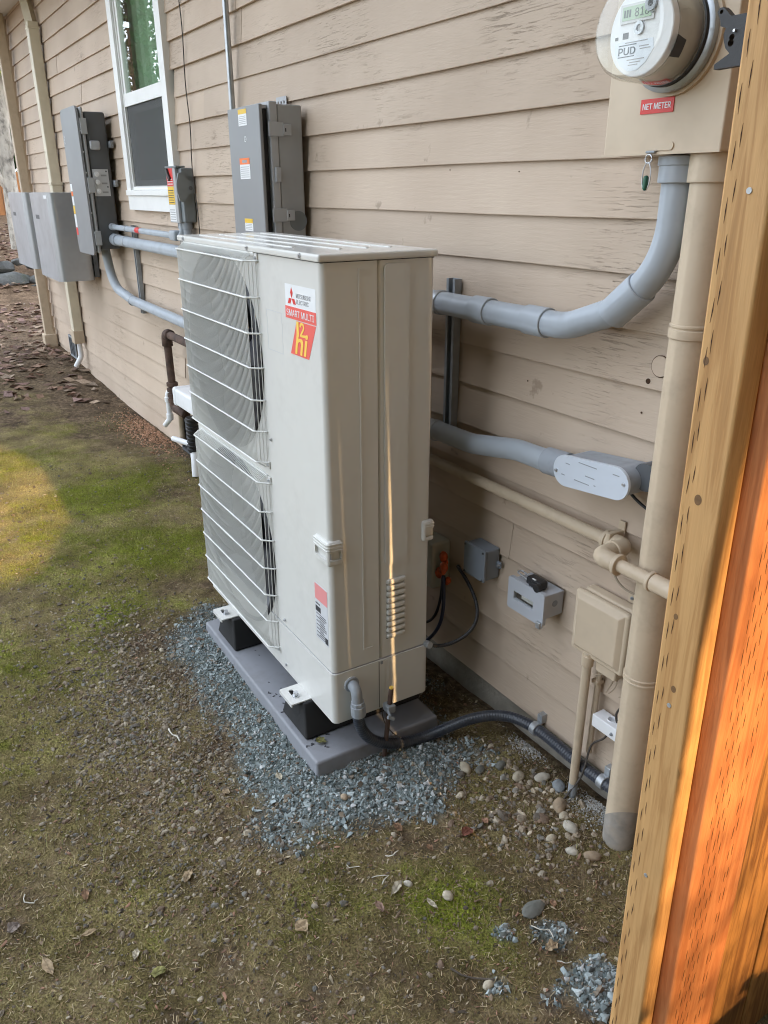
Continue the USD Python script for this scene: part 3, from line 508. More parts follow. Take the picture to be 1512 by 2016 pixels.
for zt, zb_, zs in ((1.298, .716, (1.200, 1.101, 1.002, .907, .812)), (.650, .066, (.553, .456, .358, .261, .164))):
    wires = []
    for x in np.linspace(GL, GR, 60): wires.append(wire([(x, -.002, zt + .020), (x, GO + .006, zt + .006), (x, GO, zt - .004), (x, GO, zb_ + .004), (x, GO + .006, zb_ - .006), (x, -.002, zb_ - .022)], .0014, 6))
    for x, o in ((-.3985, -.020), (-.391, -.012), (-.3835, -.0045)): wires.append(wire([(x, o, zt), (x, o, zb_)], .0013, 5))
    for x, o in ((-1.004, -.020), (-1.016, -.012), (-1.03, -.005)): wires.append(wire([(x, o, zt), (x, o, zb_)], .0013, 5))
    obj('fan_guard', wires, enamel_grille, hp, smooth=True)
    for z in (zt, *zs, zb_):
        xr = -.378 if z != zt else -.372
        obj('cross_wire', wire(fillet([(-1.045, .001, z), (GL - .004, GO - .003, z), (GR + .002, GO - .003, z), (xr, -.006, z), (xr, .002, z)], .008, 4), .0027, 8), enamel_grille, hp, smooth=True)
    for zz in (zt + .008, zb_ - .008): obj('guard_tab', rb(-.392, -.372, -.005, .0, zz - .012, zz + .012, r=.002), enamel, hp); obj('screw', screw('wall', -.381, zz, .005, .004), screwm, hp)
    obj('guard_rail', rb(GL - .01, GR + .01, -.006, .001, zt + .012, zt + .022, r=.002), enamel_grille, hp); 
for a, b in ((-.352, .795), (-.328, .196), (-.333, .024)): obj('screw', screw('wall', a, b, .002, .0045), screwm, hp)
for a in (-.984, -.429, -.094): obj('screw', screw('wall', a, 1.3285, .008, .0055), screwm, hp)
# pressed outlines and louvres on the side
def emboss(y0, y1, z0, z1, r, t=.0022): return place(plate(rrect(y0, y1, z0, z1, r), t), 'side', 0, 0, 0)
obj('side_rib', [emboss(.102, .106, .228, 1.30, .0019), emboss(.102, .138, 1.297, 1.302, .002), emboss(.102, .138, .224, .229, .002)], enamel, hp)
obj('pressed_panel', emboss(.176, .250, .482, 1.309, .012, .003), enamel, hp)
for k in range(10):
    z = .236 + k * .0200; sec = mf.Manifold.batch_hull([mf.Manifold.sphere(.0055, 8).translate([.002, y, z + .010 + d]) for y in (.187, .240) for d in (-.003, .003)])
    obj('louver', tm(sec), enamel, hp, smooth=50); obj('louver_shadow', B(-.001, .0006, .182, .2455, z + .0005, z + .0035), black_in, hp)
# handles
h1 = (RB(-.078, .008, -.009, .038, .524, .597, r=.008, n=12) - RB(-.070, -.004, -.02, .010, .541, .566, r=.003) - B(-.006, .02, -.003, .032, .541, .566))
obj('handle', h1, enamel, hp, smooth=40)
for zz in (.572, .581, .590): obj('handle_rib', tube(fillet([(-.076, -.0095, zz), (.0065, -.0095, zz), (.0085, .036, zz)], .010, 5), .0022, 8), enamel, hp, smooth=True)
obj('handle_hollow', B(-.070, -.004, .004, .012, .541, .566), greyink, hp)
h2 = RB(-.01, .009, .302, .340, .528, .592, r=.007, n=12) - B(.0, .02, .311, .36, .541, .566)
obj('handle', h2, enamel, hp, smooth=40)
for zz in (.574, .583): obj('handle_rib', tube([(.0095, .310, zz), (.0095, .338, zz)], .002, 8), enamel, hp, smooth=True)
# brand stickers and labels
def fp(a0, a1, b0, b1, t, c=0.0): return place(plate(sbox(a0, b0, a1, b1), t), 'wall', 0, 0, c)
obj('brand_sticker', fp(-.205, -.030, 1.198, 1.255, .0004), whitelb, hp)
def rhomb(cx, cy, w, h, rot):
    p = np.array([(0, h), (w, 0), (0, -h), (-w, 0)]) if rot == 0 else np.array([(0, 0), (0, 0), (0, 0), (0, 0)]); return Polygon(p + [cx, cy])
lg = [Polygon([(-.166, 1.248), (-.158, 1.2345), (-.166, 1.221), (-.174, 1.2345)]), Polygon([(-.1665, 1.220), (-.1745, 1.2065), (-.1905, 1.2065), (-.1825, 1.220)]), Polygon([(-.1655, 1.220), (-.1575, 1.2065), (-.1415, 1.2065), (-.1495, 1.220)])]
obj('brand_mark', [place(plate(g, .0008), 'wall') for g in lg], red, hp)
obj('brand_lettering', [text('MITSUBISHI', .0105, 'wall', -.139, 1.2245, .0004, w=.082), text('ELECTRIC', .0105, 'wall', -.139, 1.2095, .0004, w=.070)], greyink, hp)
obj('red_banner', fp(-.2075, -.030, 1.1685, 1.1995, .0007), coral, hp); obj('banner_lettering', text('SMART MULTI', .0165, 'wall', -.199, 1.1755, .0007, w=.158), whitelb, hp)
slant = Polygon([(-.142, 1.166), (-.032, 1.166), (-.078, 1.077), (-.186, 1.077)])
obj('efficiency_sticker', place(plate(slant, .0006), 'wall'), coral, hp)
ital = text('hi', .052, 'wall', 0, 0, 0, w=.066, bold=True); v = np.array(ital.vertices); ital.vertices = np.c_[v[:, 0] + .28 * v[:, 2] - .158, v[:, 1] - .0006, v[:, 2] + 1.083]
st_ = bx(-.1435, -.130, -.0013, -.0006, 1.128, 1.165); two = text('2', .034, 'wall', 0, 0, 0, w=.026, bold=True); v = np.array(two.vertices); two.vertices = np.c_[v[:, 0] - .124, v[:, 1] - .0006, v[:, 2] + 1.130]
obj('sticker_lettering', [ital, st_, two, bx(-.098, -.080, -.0013, -.0006, 1.130, 1.136)], gold, hp)
obj('rating_label', fp(-.101, -.0215, .254, .437, .0005), silverlb, hp); obj('warning_strip', fp(-.0995, -.023, .384, .434, .0008), pinkish, hp)
ln = [fp(-.095 + .02 * (k % 2), -.03 - rng.uniform(0, .02), z, z + .0022, .0004, .0005) for k, z in enumerate(np.arange(.262, .338, .0062))]
obj('label_print', ln + [fp(-.098, -.066, .345, .362, .0004, .0005), fp(-.042, -.025, .258, .278, .0004, .0005), fp(-.097, -.07, .369, .373, .0004, .0005)], ink, hp)
obj('outline_sticker', place(plate(sbox(-.335, 1.065, -.235, 1.175).difference(sbox(-.3335, 1.0665, -.2365, 1.1735)), .0003), 'wall'), silverlb, hp)
# mounting feet with slot and bolt
for xc_ in (-.192, -.800):
    fpoly = rrect(xc_ - .052, xc_ + .042, -.072, .03, .006).difference(rrect(xc_ - .034, xc_ - .002, -.050, -.034, .007))
    obj('mounting_foot', [place(plate(fpoly, .004), 'top', 0, 0, -.001), rb(xc_ - .05, xc_ + .04, -.072, -.066, -.010, .002, r=.002)], enamel, hp)
    obj('foot_bolt', [place(mf.Manifold.cylinder(.003, .012, .012, 20), 'top', xc_ + .006, -.040, .003), place(mf.Manifold.cylinder(.012, .008, .008, 6), 'top', xc_ + .006, -.040, .006)], screwm, hp)
obj('knockout_ring', place(plate(Point(.056, .126).buffer(.024).difference(Point(.056, .126).buffer(.019)), .003), 'side', 0, 0, .002), enamel, hp)
obj('side_clip', [place(plate(rrect(.158, .166, .158, .168, .002), .003), 'side', 0, 0, .002)], galv_dark, hp)
obj('knockout_outline', place(plate(rrect(.170, .186, .05, .165, .004).difference(rrect(.172, .184, .052, .163, .003)), .001), 'side', 0, 0, .003), enamel, hp)

# pad, risers
def ux(x, y, z): return (U0[0] + x * math.cos(YAW) - y * math.sin(YAW), U0[1] + x * math.sin(YAW) + y * math.cos(YAW), U0[2] + z)
pad = thing('equipment_pad', 'grey plastic equipment pad under the heat pump', 'equipment pad', ux(-.49, .155, -.115), YAW)
s = mf.Manifold.sphere(.009, 12)
obj('pad_slab', mf.Manifold.batch_hull([s.translate([x * k, y * k, z]) for k, z in ((.988, -.009), (1, -.074)) for x in (-.488, .490) for y in (-.216, .216)]), padm, pad, smooth=40)
deb = []
for cx, cy, n_ in ((-.25, -.16, 26), (.36, -.165, 26), (.12, -.17, 10)):
    for _ in range(n_): x, y = rng.normal(cx, .045), rng.normal(cy, .018); r_ = rng.uniform(.002, .007); a = rng.uniform(0, PI); deb.append(trimesh.creation.box((r_ * 2, r_ * .8, .0012), trimesh.transformations.rotation_matrix(a, [0, 0, 1]) + np.array([[0, 0, 0, x], [0, 0, 0, y], [0, 0, 0, .0008], [0, 0, 0, 0]])))
tag(obj('crumbs', deb, ink, pad, smooth=False), kind='stuff')
def riser(x, lab):
    t = thing('rubber_riser', lab, 'riser block', ux(x, 0, -.115), YAW, 'rubber riser blocks under the heat pump')
    s = mf.Manifold.sphere(.008, 10); pts = [(sx * .082, y, .008) for sx in (-1, 1) for y in (-.040, .370)] + [(sx * .050, y, .106) for sx in (-1, 1) for y in (-.028, .355)]
    body = mf.Manifold.batch_hull([s.translate(list(q)) for q in pts]); obj('block', body - CZ(0, .1, .02, .07, .2), rubber, t, smooth=40)
    obj('strut_channel', B(-.020, .020, -.02, .35, .111, .1135), galv_dark, t)
riser(-.196, 'black rubber riser block at the near front end of the pad'); riser(-.795, 'black rubber riser block at the far end of the pad')

# electrical whip
wp = thing('flexible_conduit', 'black flexible conduit looping from the heat pump to the wall base', 'conduit', (0, 0, 0))
h0 = np.array(ux(.003, .056, .126))
obj('elbow_fitting', [tube(fillet([h0 - [.01, 0, 0], h0 + [.03, 0, 0], h0 + [.032, .003, -.055]], .024, 8), .0165, 20), ringed(h0 + [.0, 0, 0], h0 + [.008, 0, 0], .024)], pvc_dk, wp)
obj('compression_nut', [ringed(h0 + [.032, .003, -.045], h0 + [.032, .004, -.058], .0205, 8), ringed(h0 + [.032, .004, -.058], h0 + [.031, .006, -.095], .0225, 12)], pvc_dk, wp)
hpts = [tuple(h0 + [.031, .006, -.09]), (.030, -.510, .165), (.030, -.47, .098), (.034, -.40, .055), (.040, -.28, .032), (.082, -.2, .072), (.132, -.12, .106), (.184, -.065, .118), (.28, -.032, .121), (.433, -.030, .117), (.561, -.030, .117), (.70, -.03, .115)]
hc = spline(hpts, 420); rr_ = .0172 + .0007 * np.sin(np.arange(420) * 1.9); obj('hose', tube(hc, rr_, 16), hosem, wp, smooth=True)
def strap(c, d, r):
    c, d = np.array(c), np.array(d, float) / np.linalg.norm(d); return ringed(c - d * .011, c + d * .011, r)
obj('strap', [strap((.28, -.032, .121), (1, 0, 0), .0205), rb(.27, .29, -.018, .018, .135, .165, r=.002)], galv, wp); obj('strap', [strap((.555, -.030, .117), (1, 0, 0), .0205), rb(.545, .565, -.018, .018, .13, .16, r=.002)], galv, wp)

# ground rod with clamp
gr = thing('ground_rod', 'rusty ground rod with a brass clamp beside the pad edge', 'ground rod', (.026, -.424, 0))
obj('rod', tube([(-.006, 0, -.1), (.0, 0, .0), (.036, .004, .285)], .0075, 14), rusty, gr, smooth=True); obj('rod_tip', tube([(.036, .004, .284), (.037, .004, .290)], .006, 12), gold, gr)
obj('clamp', [rb(.012, .045, -.012, .016, .200, .226, r=.004), tube([(.03, -.005, .215), (.068, -.018, .205)], .0045, 10), tube([(.066, -.027, .212), (.069, -.008, .200)], .006, 6)], galv_dark, gr)
obj('ground_wire', tube(spline([(.02, .0, .21), (-.02, .01, .14), (.0, .03, .09), (.02, .05, .075)], 20), .0018, 6), cable_dark, gr)

# ================================================================ WALL CONDUITS
cd = thing('grey_conduit', 'thick grey conduit sweeping down from the meter box along the wall', 'conduit')
ctr = fillet([(.575, -.062, 1.715), (.575, -.062, 1.52), (.46, -.062, 1.405), (.30, -.062, 1.346), (.08, -.062, 1.346), (-3.92, -.062, 1.358)], .22, 14)
obj('pipe', tube(ctr, .0325, 28), pvc, cd, smooth=True)
obj('adapter', [ringed((.575, -.062, 1.668), (.575, -.062, 1.718), .041), ringed((.575, -.062, 1.700), (.575, -.062, 1.718), .044)], pvc, cd)
obj('coupling', ringed((.515, -.062, 1.460), (.438, -.062, 1.392), .0375), pvc, cd); obj('coupling', ringed((.235, -.062, 1.346), (.158, -.062, 1.346), .0375), pvc, cd); obj('coupling', ringed((.010, -.062, 1.347), (-.060, -.062, 1.347), .0375), pvc, cd)
obj('strap', strap((-.225, -.062, 1.347), (1, 0, 0), .036), galv, cd); obj('end_bell', ringed((-3.905, -.062, 1.358), (-3.80, -.062, 1.358), .038), pvc, cd); obj('strap', strap((-3.60, -.062, 1.357), (1, 0, 0), .036), galv, cd)

lc = thing('lower_conduit', 'grey conduit with an access fitting running low behind the heat pump', 'conduit')
ctr = fillet([(.31, -.062, .992), (.15, -.062, .990), (-.05, -.062, .955), (-.40, -.062, .950), (-2.6, -.062, .978), (-3.60, -.062, .992), (-3.98, -.085, 1.05), (-4.03, -.10, 1.30)], .30, 10)
obj('pipe', tube(ctr, .030, 24), pvc, lc, smooth=True); obj('strap', strap((-3.62, -.063, .992), (1, 0, .02), .034), galv, lc); obj('strap', strap((-.235, -.062, .951), (1, 0, 0), .034), galv, lc)
from shapely.geometry import LineString
cv = LineString([(.371, 1.000), (.534, 1.017)]).buffer(.0385, quad_segs=10)
bd = place(plate(cv.buffer(-.003), .088), 'wall', 0, 0, .002); obj('access_body', [bd, tube([(.27, -.060, .992), (.345, -.060, .996)], .036, 24)], pvc_dk, lc); obj('wall_hub', tm(CY(.578, 1.035, .034, -.05, .0, 28)), boxdark, lc)
cvr = obj('access_cover', place(plate(cv.buffer(.002), .008), 'wall', 0, 0, .0905), mat('pale_pvc', (.55, .60, .67), .4, var=.03), lc)
for a, b in ((.341, .994), (.560, 1.022)): obj('cover_screw', screw('wall', a, b, .098, .004), screwm, cvr)
obj('embossed_marks', [fp(a, b, z, z + .0022, .0005, .0986) for a, b, z in ((.372, .386, 1.020), (.415, .475, 1.034), (.440, .470, 1.006), (.405, .455, .986), (.525, .545, 1.036), (.470, .476, .990), (.36, .372, .988))], pvc_dk, lc)

sc = thing('small_conduit', 'thin grey conduit with a red sticker between grey cabinet and switch', 'conduit')
ctr = fillet([(-3.91, -.07, 1.438), (-2.63, -.062, 1.434), (-2.545, -.05, 1.434), (-2.545, -.045, 1.53)], .03, 6)
obj('pipe', tube(ctr, .0165, 18), pvc, sc, smooth=True); obj('end_bell', ringed((-3.90, -.07, 1.438), (-3.845, -.07, 1.438), .0215), pvc, sc); obj('elbow_body', rb(-2.66, -2.57, -.09, -.03, 1.41, 1.462, r=.012), pvc, sc)
obj('strap', strap((-3.55, -.068, 1.437), (1, 0, 0), .0195), galv, sc); obj('sticker', tube([(-3.33, -.067, 1.4365), (-3.25, -.066, 1.4365)], .0171, 18), red, sc)

def strut(name, x, z0, z1, lab):
    t = thing('strut_channel', lab, 'strut channel', (x, 0, z0), group=None); h = z1 - z0
    obj('channel', [bx(-.021, .021, -.0035, -.001, 0, h), bx(-.021, -.0185, -.026, -.0035, 0, h), bx(.0185, .021, -.026, -.0035, 0, h), bx(-.0185, -.010, -.026, -.0235, 0, h), bx(.010, .0185, -.026, -.0235, 0, h)], galv_dark, t, smooth=False)
    return t
strut('a', -.226, .90, 1.413, 'galvanised strut channel just right of the heat pump'); strut('b', -3.585, .912, 1.455, 'galvanised strut channel below the grey cabinet behind conduits')

# tan vertical riser pipe
tp = thing('tan_riser_pipe', 'thick tan painted pipe rising from the ground to the meter box', 'pipe', (.657, -.062, -.03))
obj('pipe', tm(CZ(0, 0, .043, -.15, 1.75, 40)), tan, tp); bf_ = tube([(0, 0, .0), (0, 0, .04), (0, 0, .135)], .0434, 40, cap=False); v = np.array(bf_.vertices); k = v[:, 2] > .1; v[k, 2] = .125 + .05 * np.sin(np.arctan2(v[k, 1], v[k, 0]) * 1.0 + 2.2); bf_.vertices = v
obj('bare_foot', bf_, mat('worn_foot', (.27, .245, .215), .7, var=.2, vs=30, dirt=.6, ds=20, dcol=(.40, .33, .25)), tp, smooth=True)
obj('collar', [ringed((0, 0, 1.400), (0, 0, 1.420), .0465, 36), ringed((0, 0, 1.423), (0, 0, 1.430), .0455, 36)], tan, tp); obj('collar', [ringed((0, 0, .560), (0, 0, .566), .0455, 36), ringed((0, 0, .572), (0, 0, .578), .0455, 36)], tan, tp); obj('top_hub', ringed((0, 0, 1.698), (0, 0, 1.752), .049, 36), tan, tp)

# tan horizontal gas line, elbow out, across the riser pipe
gp = thing('tan_gas_pipe', 'thin tan painted pipe elbowing out across the thick riser pipe', 'pipe')
obj('pipe', tube([(-1.2, -.034, .833), (.50, -.034, .834)], .0165, 20), tan, gp, smooth=True)
obj('elbow', [tube(fillet([(.47, -.034, .834), (.532, -.034, .836), (.537, -.085, .838)], .02, 6), .0225, 20), ringed((.470, -.034, .834), (.482, -.034, .834), .0265)], tan, gp, smooth=True)
obj('elbow', [tube(fillet([(.537, -.075, .838), (.537, -.128, .838), (.60, -.128, .838)], .02, 6), .0225, 20), ringed((.537, -.072, .838), (.537, -.083, .838), .0265), ringed((.592, -.128, .838), (.603, -.128, .838), .0265)], tan, gp, smooth=True)
obj('pipe', tube([(.59, -.128, .838), (1.05, -.128, .834)], .0160, 20), tan, gp, smooth=True); obj('coupling', [ringed((.690, -.128, .837), (.70, -.128, .837), .0235), ringed((.70, -.128, .837), (.76, -.128, .8365), .0205)], tan, gp)
obj('pipe_strap', [rb(.485, .50, -.055, -.002, .812, .862, r=.003), rb(.482, .503, -.006, -.001, .855, .885, r=.002)], tan, gp)
tl = thing('phone_cable', 'thin tan cable curling from the pipe elbow to the thick pipe', 'cable'); obj('cable', tube(spline([(.505, -.015, .82), (.500, -.03, .765), (.53, -.03, .728), (.57, -.03, .722), (.64, -.02, .722)], 30), .003, 8), cable_brown, tl, smooth=True)

# ================================================================ BOXES ON THE WALL (right)
mb = thing('meter_box', 'tan painted meter box high on the wall above the pipes', 'meter box')
obj('enclosure', RB(.421, .704, -.120, .004, 1.721, 2.20, r=.004), tan_box, mb); obj('cover_lip', B(.419, .706, -.1235, -.1165, 1.7195, 1.724), tan_box, mb)
obj('meter_collar', tm(CY(.581, 1.918, .0985, -.128, -.118, 64)), tan_box, mb)
sg = obj('net_meter_sign', place(plate(rrect(.5095, .589, 1.7935, 1.8195, .001), .0025), 'wall', 0, 0, .1195), red, mb); obj('sign_lettering', text('NET METER', .0102, 'wall', .515, 1.8012, .122, .0006, w=.068, bold=True), whitelb, sg)
tb = obj('latch_tab', place(plate(rrect(.545, .600, 1.727, 1.742, .0072), .003), 'wall', 0, 0, .1195), tan_box, mb)
obj('hasp', [rb(.540, .563, -.130, -.121, 1.722, 1.727, r=.002)], galv_dark, tb)
ls = thing('lock_seal', 'small wire seal with a green barrel hanging under the meter box', 'seal', (.551, -.127, 1.72))
obj('ring', tube([(.008 * math.cos(a), -.003, -.008 + .008 * math.sin(a)) for a in np.linspace(0, 2 * PI, 20)], .0016, 6), screwm, ls, smooth=True)
obj('wire_loop', tube([(.010 * math.sin(a), -.004, -.040 + (.026 * math.cos(a))) for a in np.linspace(0, 2 * PI, 30)], .0012, 6), screwm, ls, smooth=True)
obj('barrel', rb(-.005, .005, -.009, .001, -.066, -.038, r=.004), green_pl, ls)
et = thing('electric_meter', 'round electric meter under a clear cover on the tan meter box', 'electric meter', (.581, -.12, 1.918))
def lathe_y(prof, n=72):                                           # profile of (radius, y), axis along y
    a = np.linspace(0, 2 * PI, n + 1); q = len(prof); V = np.array([[r * math.cos(t), y, r * math.sin(t)] for t in a for r, y in prof])
    return trimesh.Trimesh(V, np.array([[i * q + j, (i + 1) * q + j, (i + 1) * q + j + 1] for i in range(n) for j in range(q - 1)] + [[i * q + j, (i + 1) * q + j + 1, i * q + j + 1] for i in range(n) for j in range(q - 1)]), process=False)
obj('base_ring', lathe_y([(.086, -.006), (.092, -.008), (.093, -.022), (.087, -.026), (.082, -.026)]), galv, et, smooth=35)
obj('black_gasket', lathe_y([(.083, -.025), (.0845, -.026), (.0845, -.034), (.081, -.035)]), black, et, smooth=35)
obj('clear_cover', lathe_y([(.083, -.034), (.081, -.10), (.080, -.125), (.0765, -.1365), (.070, -.139), (.001, -.1395)]), clear, et, smooth=35)
obj('inner_body', lathe_y([(.074, -.03), (.0735, -.085), (.072, -.088), (.001, -.088)]), mat('meter_body', (.40, .385, .34), .3, metal=.35, var=.12, vs=9), et, smooth=35)
fc = obj('dial_face', lathe_y([(.0715, -.089), (.0715, -.103), (.070, -.1045), (.001, -.1045)]), whitelb, et, smooth=35)
o_ = np.array([.581, 0, 1.918])
def fpm(a0, a1, b0, b1, t, c): return place(plate(sbox(a0 - .581, b0 - 1.918, a1 - .581, b1 - 1.918), t), 'wall', 0, 0, c)
obj('display_frame', fpm(.533, .610, 1.934, 1.964, .003, .1045), mat('display_bezel', (.52, .53, .52), .4), fc); obj('display', fpm(.5385, .605, 1.9385, 1.960, .0006, .1076), lcd, fc)
obj('digits', [text('8186', .013, 'wall', .566 - .581, 1.9425 - 1.918, .1082, .0004)] + [fpm(.542 + .006 * k, .546 + .006 * k, 1.943, 1.955, .0003, .1082) for k in range(3)], mat('lcd_digit', (.05, .07, .05), .4), fc)
obj('optical_port', place(plate(Point(-.002, .006).buffer(.0105).difference(Point(-.002, .006).buffer(.0055)), .004), 'wall', 0, 0, .1045), galv, fc); obj('sensor', place(plate(Point(.021, .040).buffer(.012), .006), 'wall', 0, 0, .1045), galv_dark, fc); obj('sensor_eye', place(plate(Point(.021, .040).buffer(.005), .007), 'wall', 0, 0, .1045), black, fc)
obj('bar_marks', [fpm(.541, .554, 1.910, 1.920, .0005, .1045), fpm(.523, .530, 1.910, 1.915, .0005, .1045)], ink, fc)
lp = Polygon([(.524, 1.906), (.612, 1.905), (.616, 1.889), (.600, 1.868), (.581, 1.857), (.560, 1.857), (.540, 1.868), (.526, 1.888)]); lp = Polygon(np.array(lp.exterior.coords) - [.581, 1.918])
obj('utility_label', place(plate(lp, .0006), 'wall', 0, 0, .1045), mat('pale_blue_label', (.66, .71, .78), .4, var=.03), fc); obj('label_lettering', [text('PUD', .0115, 'wall', .534 - .581, 1.8845 - 1.918, .1051, .0004, bold=True, w=.040), fpm(.534, .575, 1.899, 1.9007, .0004, .1051), fpm(.534, .572, 1.8805, 1.8822, .0004, .1051)], mat('label_blue_ink', (.07, .09, .12), .5), fc)
obj('fine_print', [fpm(a, b, z, z + .0016, .0003, .1051) for a, b, z in ((.582, .604, 1.894), (.584, .608, 1.890), (.556, .596, 1.8745), (.562, .588, 1.870), (.560, .582, 1.866), (.548, .60, 1.9025))], greyink, fc)
m = lathe_y([(.0818, -.075), (.0818, -.100)], 72); keep = [k for k, f_ in enumerate(m.faces) if -.62 < math.atan2(*(np.array(m.vertices)[f_].mean(0)[[2, 0]])) < -.22]; m = m.submesh([keep], append=True); obj('black_patch', m, black, et, smooth=False)

jb = thing('junction_box', 'small blank grey junction box on the siding', 'junction box', (-.017, 0, .575))
obj('body', RB(-.049, .049, -.052, .003, -.051, .053, r=.006), jbgrey, jb); obj('lid', RB(-.052, .052, -.062, -.0525, -.053, .055, r=.0035), jbgrey, jb)
for a in (-.044, .044):
    for b in (-.046, .047): obj('lid_screw', screw('wall', a, b, .061, .003), boxdark, jb)
obj('mounting_tab', [rb(.048, .066, -.010, -.001, -.012, .010, r=.003)], jbgrey, jb); obj('tab_screw', screw('wall', .059, -.001, .010, .004), screwm, jb)

mc = thing('window_cabinet', 'small grey metal box with a clear window under the padlock', 'metal box', (.243, 0, .560))
obj('body', RB(-.068, .069, -.064, .003, -.030, .045, r=.003), jbgrey2, mc)
dr = plate(rrect(-.078, .073, -.050, .052, .008).difference(rrect(-.053, .030, -.014, .012, .003)), .012); obj('door', place(dr, 'wall', 0, 0, .0645), jbgrey2, mc); obj('door_pane', place(plate(sbox(-.053, -.014, .030, .012), .001), 'wall', 0, 0, .070), clear, mc)
obj('recess', fp(-.053, .030, -.014, .012, .001, .0645), black_in, mc); obj('dial', fp(-.028, .020, -.006, .008, .002, .0656), whitelb, mc); obj('hasp', [rb(.052, .070, -.084, -.070, -.058, -.036, r=.003)], galv, mc)
obj('knockout', place(plate(Point(-.030, .012).buffer(.010), .001), 'side', 0, 0, .0688), jbgrey, mc)
pk = thing('key_lockbox', 'black plastic lock box with a steel shackle lying on the grey box', 'lock box', (.255, -.048, .613))
obj('body', [rb(-.030, .030, -.018, .014, -.007, .020, r=.006), rb(-.012, .016, -.024, -.016, -.005, .012, r=.004)], black, pk); obj('dial_knob', tm(CY(.026, .006, .012, -.030, -.016, 20)), black, pk)
obj('shackle', tube(fillet([(-.028, .006, .006), (-.075, .006, .012), (-.075, -.012, .012), (-.028, -.012, .006)], .010, 6), .0025, 8), galv, pk, smooth=True); obj('badge', rb(-.006, .008, -.0175, -.012, .0195, .0212, r=.0008), whitelb, pk)

tb = thing('telephone_box', 'tan painted telephone box beside the thick riser pipe', 'telephone box', (.497, 0, .580))
obj('back_box', RB(-.078, .090, -.034, .002, -.078, .096, r=.008), tan_box, tb); obj('door', RB(-.092, .092, -.052, -.0345, -.092, .092, r=.010, n=12), tan_box, tb, smooth=40)
s = mf.Manifold.sphere(.006, 8); obj('raised_face', mf.Manifold.batch_hull([s.translate([x * k, y, z * k + .004]) for k, y in ((1, -.050), (.86, -.060)) for x in (-.078, .078) for z in (-.078, .078)]), tan_box, tb, smooth=40)
obj('cable_hood', RB(-.01, .062, -.040, -.004, -.128, -.086, r=.006), tan_box, tb); obj('side_latch', [rb(.088, .106, -.034, -.010, -.045, -.03, r=.003), rb(.086, .100, -.036, -.016, -.022, .012, r=.004), tm(CX(-.022, -.004, .008, .088, .104)), rb(.090, .108, -.026, -.008, .016, .030, r=.003)], galv_dark, tb)
obj('mounting_bracket', [rb(.045, .085, -.008, -.002, .100, .124, r=.002), rb(.070, .082, -.02, -.008, .092, .118, r=.002)], tan, tb); obj('bracket_screw', screw('wall', .058, .114, .008, .004), galv_dark, tb)
stp = thing('stub_conduit', 'slim tan stub pipe from the telephone box into the soil', 'pipe'); obj('pipe', tube([(.470, -.050, .50), (.473, -.056, .16), (.478, -.062, -.06)], .0125, 16), tan, stp, smooth=True); obj('bare_end', tube([(.4755, -.0595, .07), (.478, -.062, -.03)], .0130, 16, cap=False), galv_dark, stp, smooth=True); obj('collar', ringed((.470, -.050, .462), (.470, -.050, .495), .0165), tan, stp)
stq = thing('short_drop_pipe', 'thin tan pipe flat on the siding behind the stub pipe', 'pipe'); obj('pipe', tube([(.487, -.016, .49), (.482, -.016, .165)], .0085, 12), tan, stq, smooth=True); obj('pipe_clip', rb(.472, .494, -.028, -.002, .40, .412, r=.002), tan, stq)
dw = thing('drop_wires', 'cut tan wire ends hanging under the telephone box', 'wires')
for pts in ([(.525, -.02, .46), (.515, -.035, .452), (.495, -.05, .447)], [(.545, -.022, .455), (.54, -.03, .43), (.535, -.04, .408)], [(.552, -.022, .455), (.556, -.03, .435), (.545, -.042, .412)], [(.575, -.02, .455), (.59, -.03, .43), (.575, -.035, .415)]): obj('wire', tube(spline(pts, 10), .0018, 6), cable_brown, dw)
wb = thing('bonding_bar', 'white bonding bar holding a dark cable low on the siding', 'bonding bar', (.560, 0, .298))
body = RB(-.060, .070, -.041, .002, -.019, .020, r=.003) 
for x in (-.012, .022, .052): body = body - CZ(x, -.016, .0115, .004, .1, 20)
obj('bar_cover', body, white_pl, wb); obj('cover_screw', screw('wall', .012, -.002, .041, .004), galv_dark, wb)
for x in (-.012, .022): obj('port_ring', tube([(x + .012 * math.cos(a), -.016 + .012 * math.sin(a), .021) for a in np.linspace(0, 2 * PI, 20)], .0014, 6), white_pl, wb)
bc = thing('bonding_cable', 'dark cable hanging from the white bar down to the soil', 'cable'); obj('cable', tube(spline([(.578, -.024, .45), (.596, -.024, .42), (.572, -.022, .37), (.566, -.016, .32)], 24), .0032, 8), cable_dark, bc, smooth=True); obj('cable', tube(spline([(.545, -.02, .285), (.535, -.028, .25), (.505, -.03, .215), (.497, -.04, .15), (.492, -.058, .085), (.476, -.085, .03), (.500, -.13, .006), (.54, -.15, -.02)], 50), .0030, 8), cable_dark, bc, smooth=True)
ob = thing('outlet_box', 'weatherproof outlet box with orange cord caps behind the heat pump', 'outlet box', (-.265, 0, .49))
obj('body', RB(-.05, .045, -.075, .002, -.10, .07, r=.008), mat('beige_box', (.40, .41, .36), .5), ob)
orn = []
for k in range(7): r_ = rng.uniform(.010, .018); orn.append(tm(mf.Manifold.sphere(r_, 12).scale([1, .8, 1.2]).translate([.062 + rng.uniform(-.012, .048), -.055 + rng.uniform(-.012, .012), .035 - .016 * k + rng.uniform(-.006, .006)])))
obj('cord_caps', orn, orange_pl, ob, smooth=40)
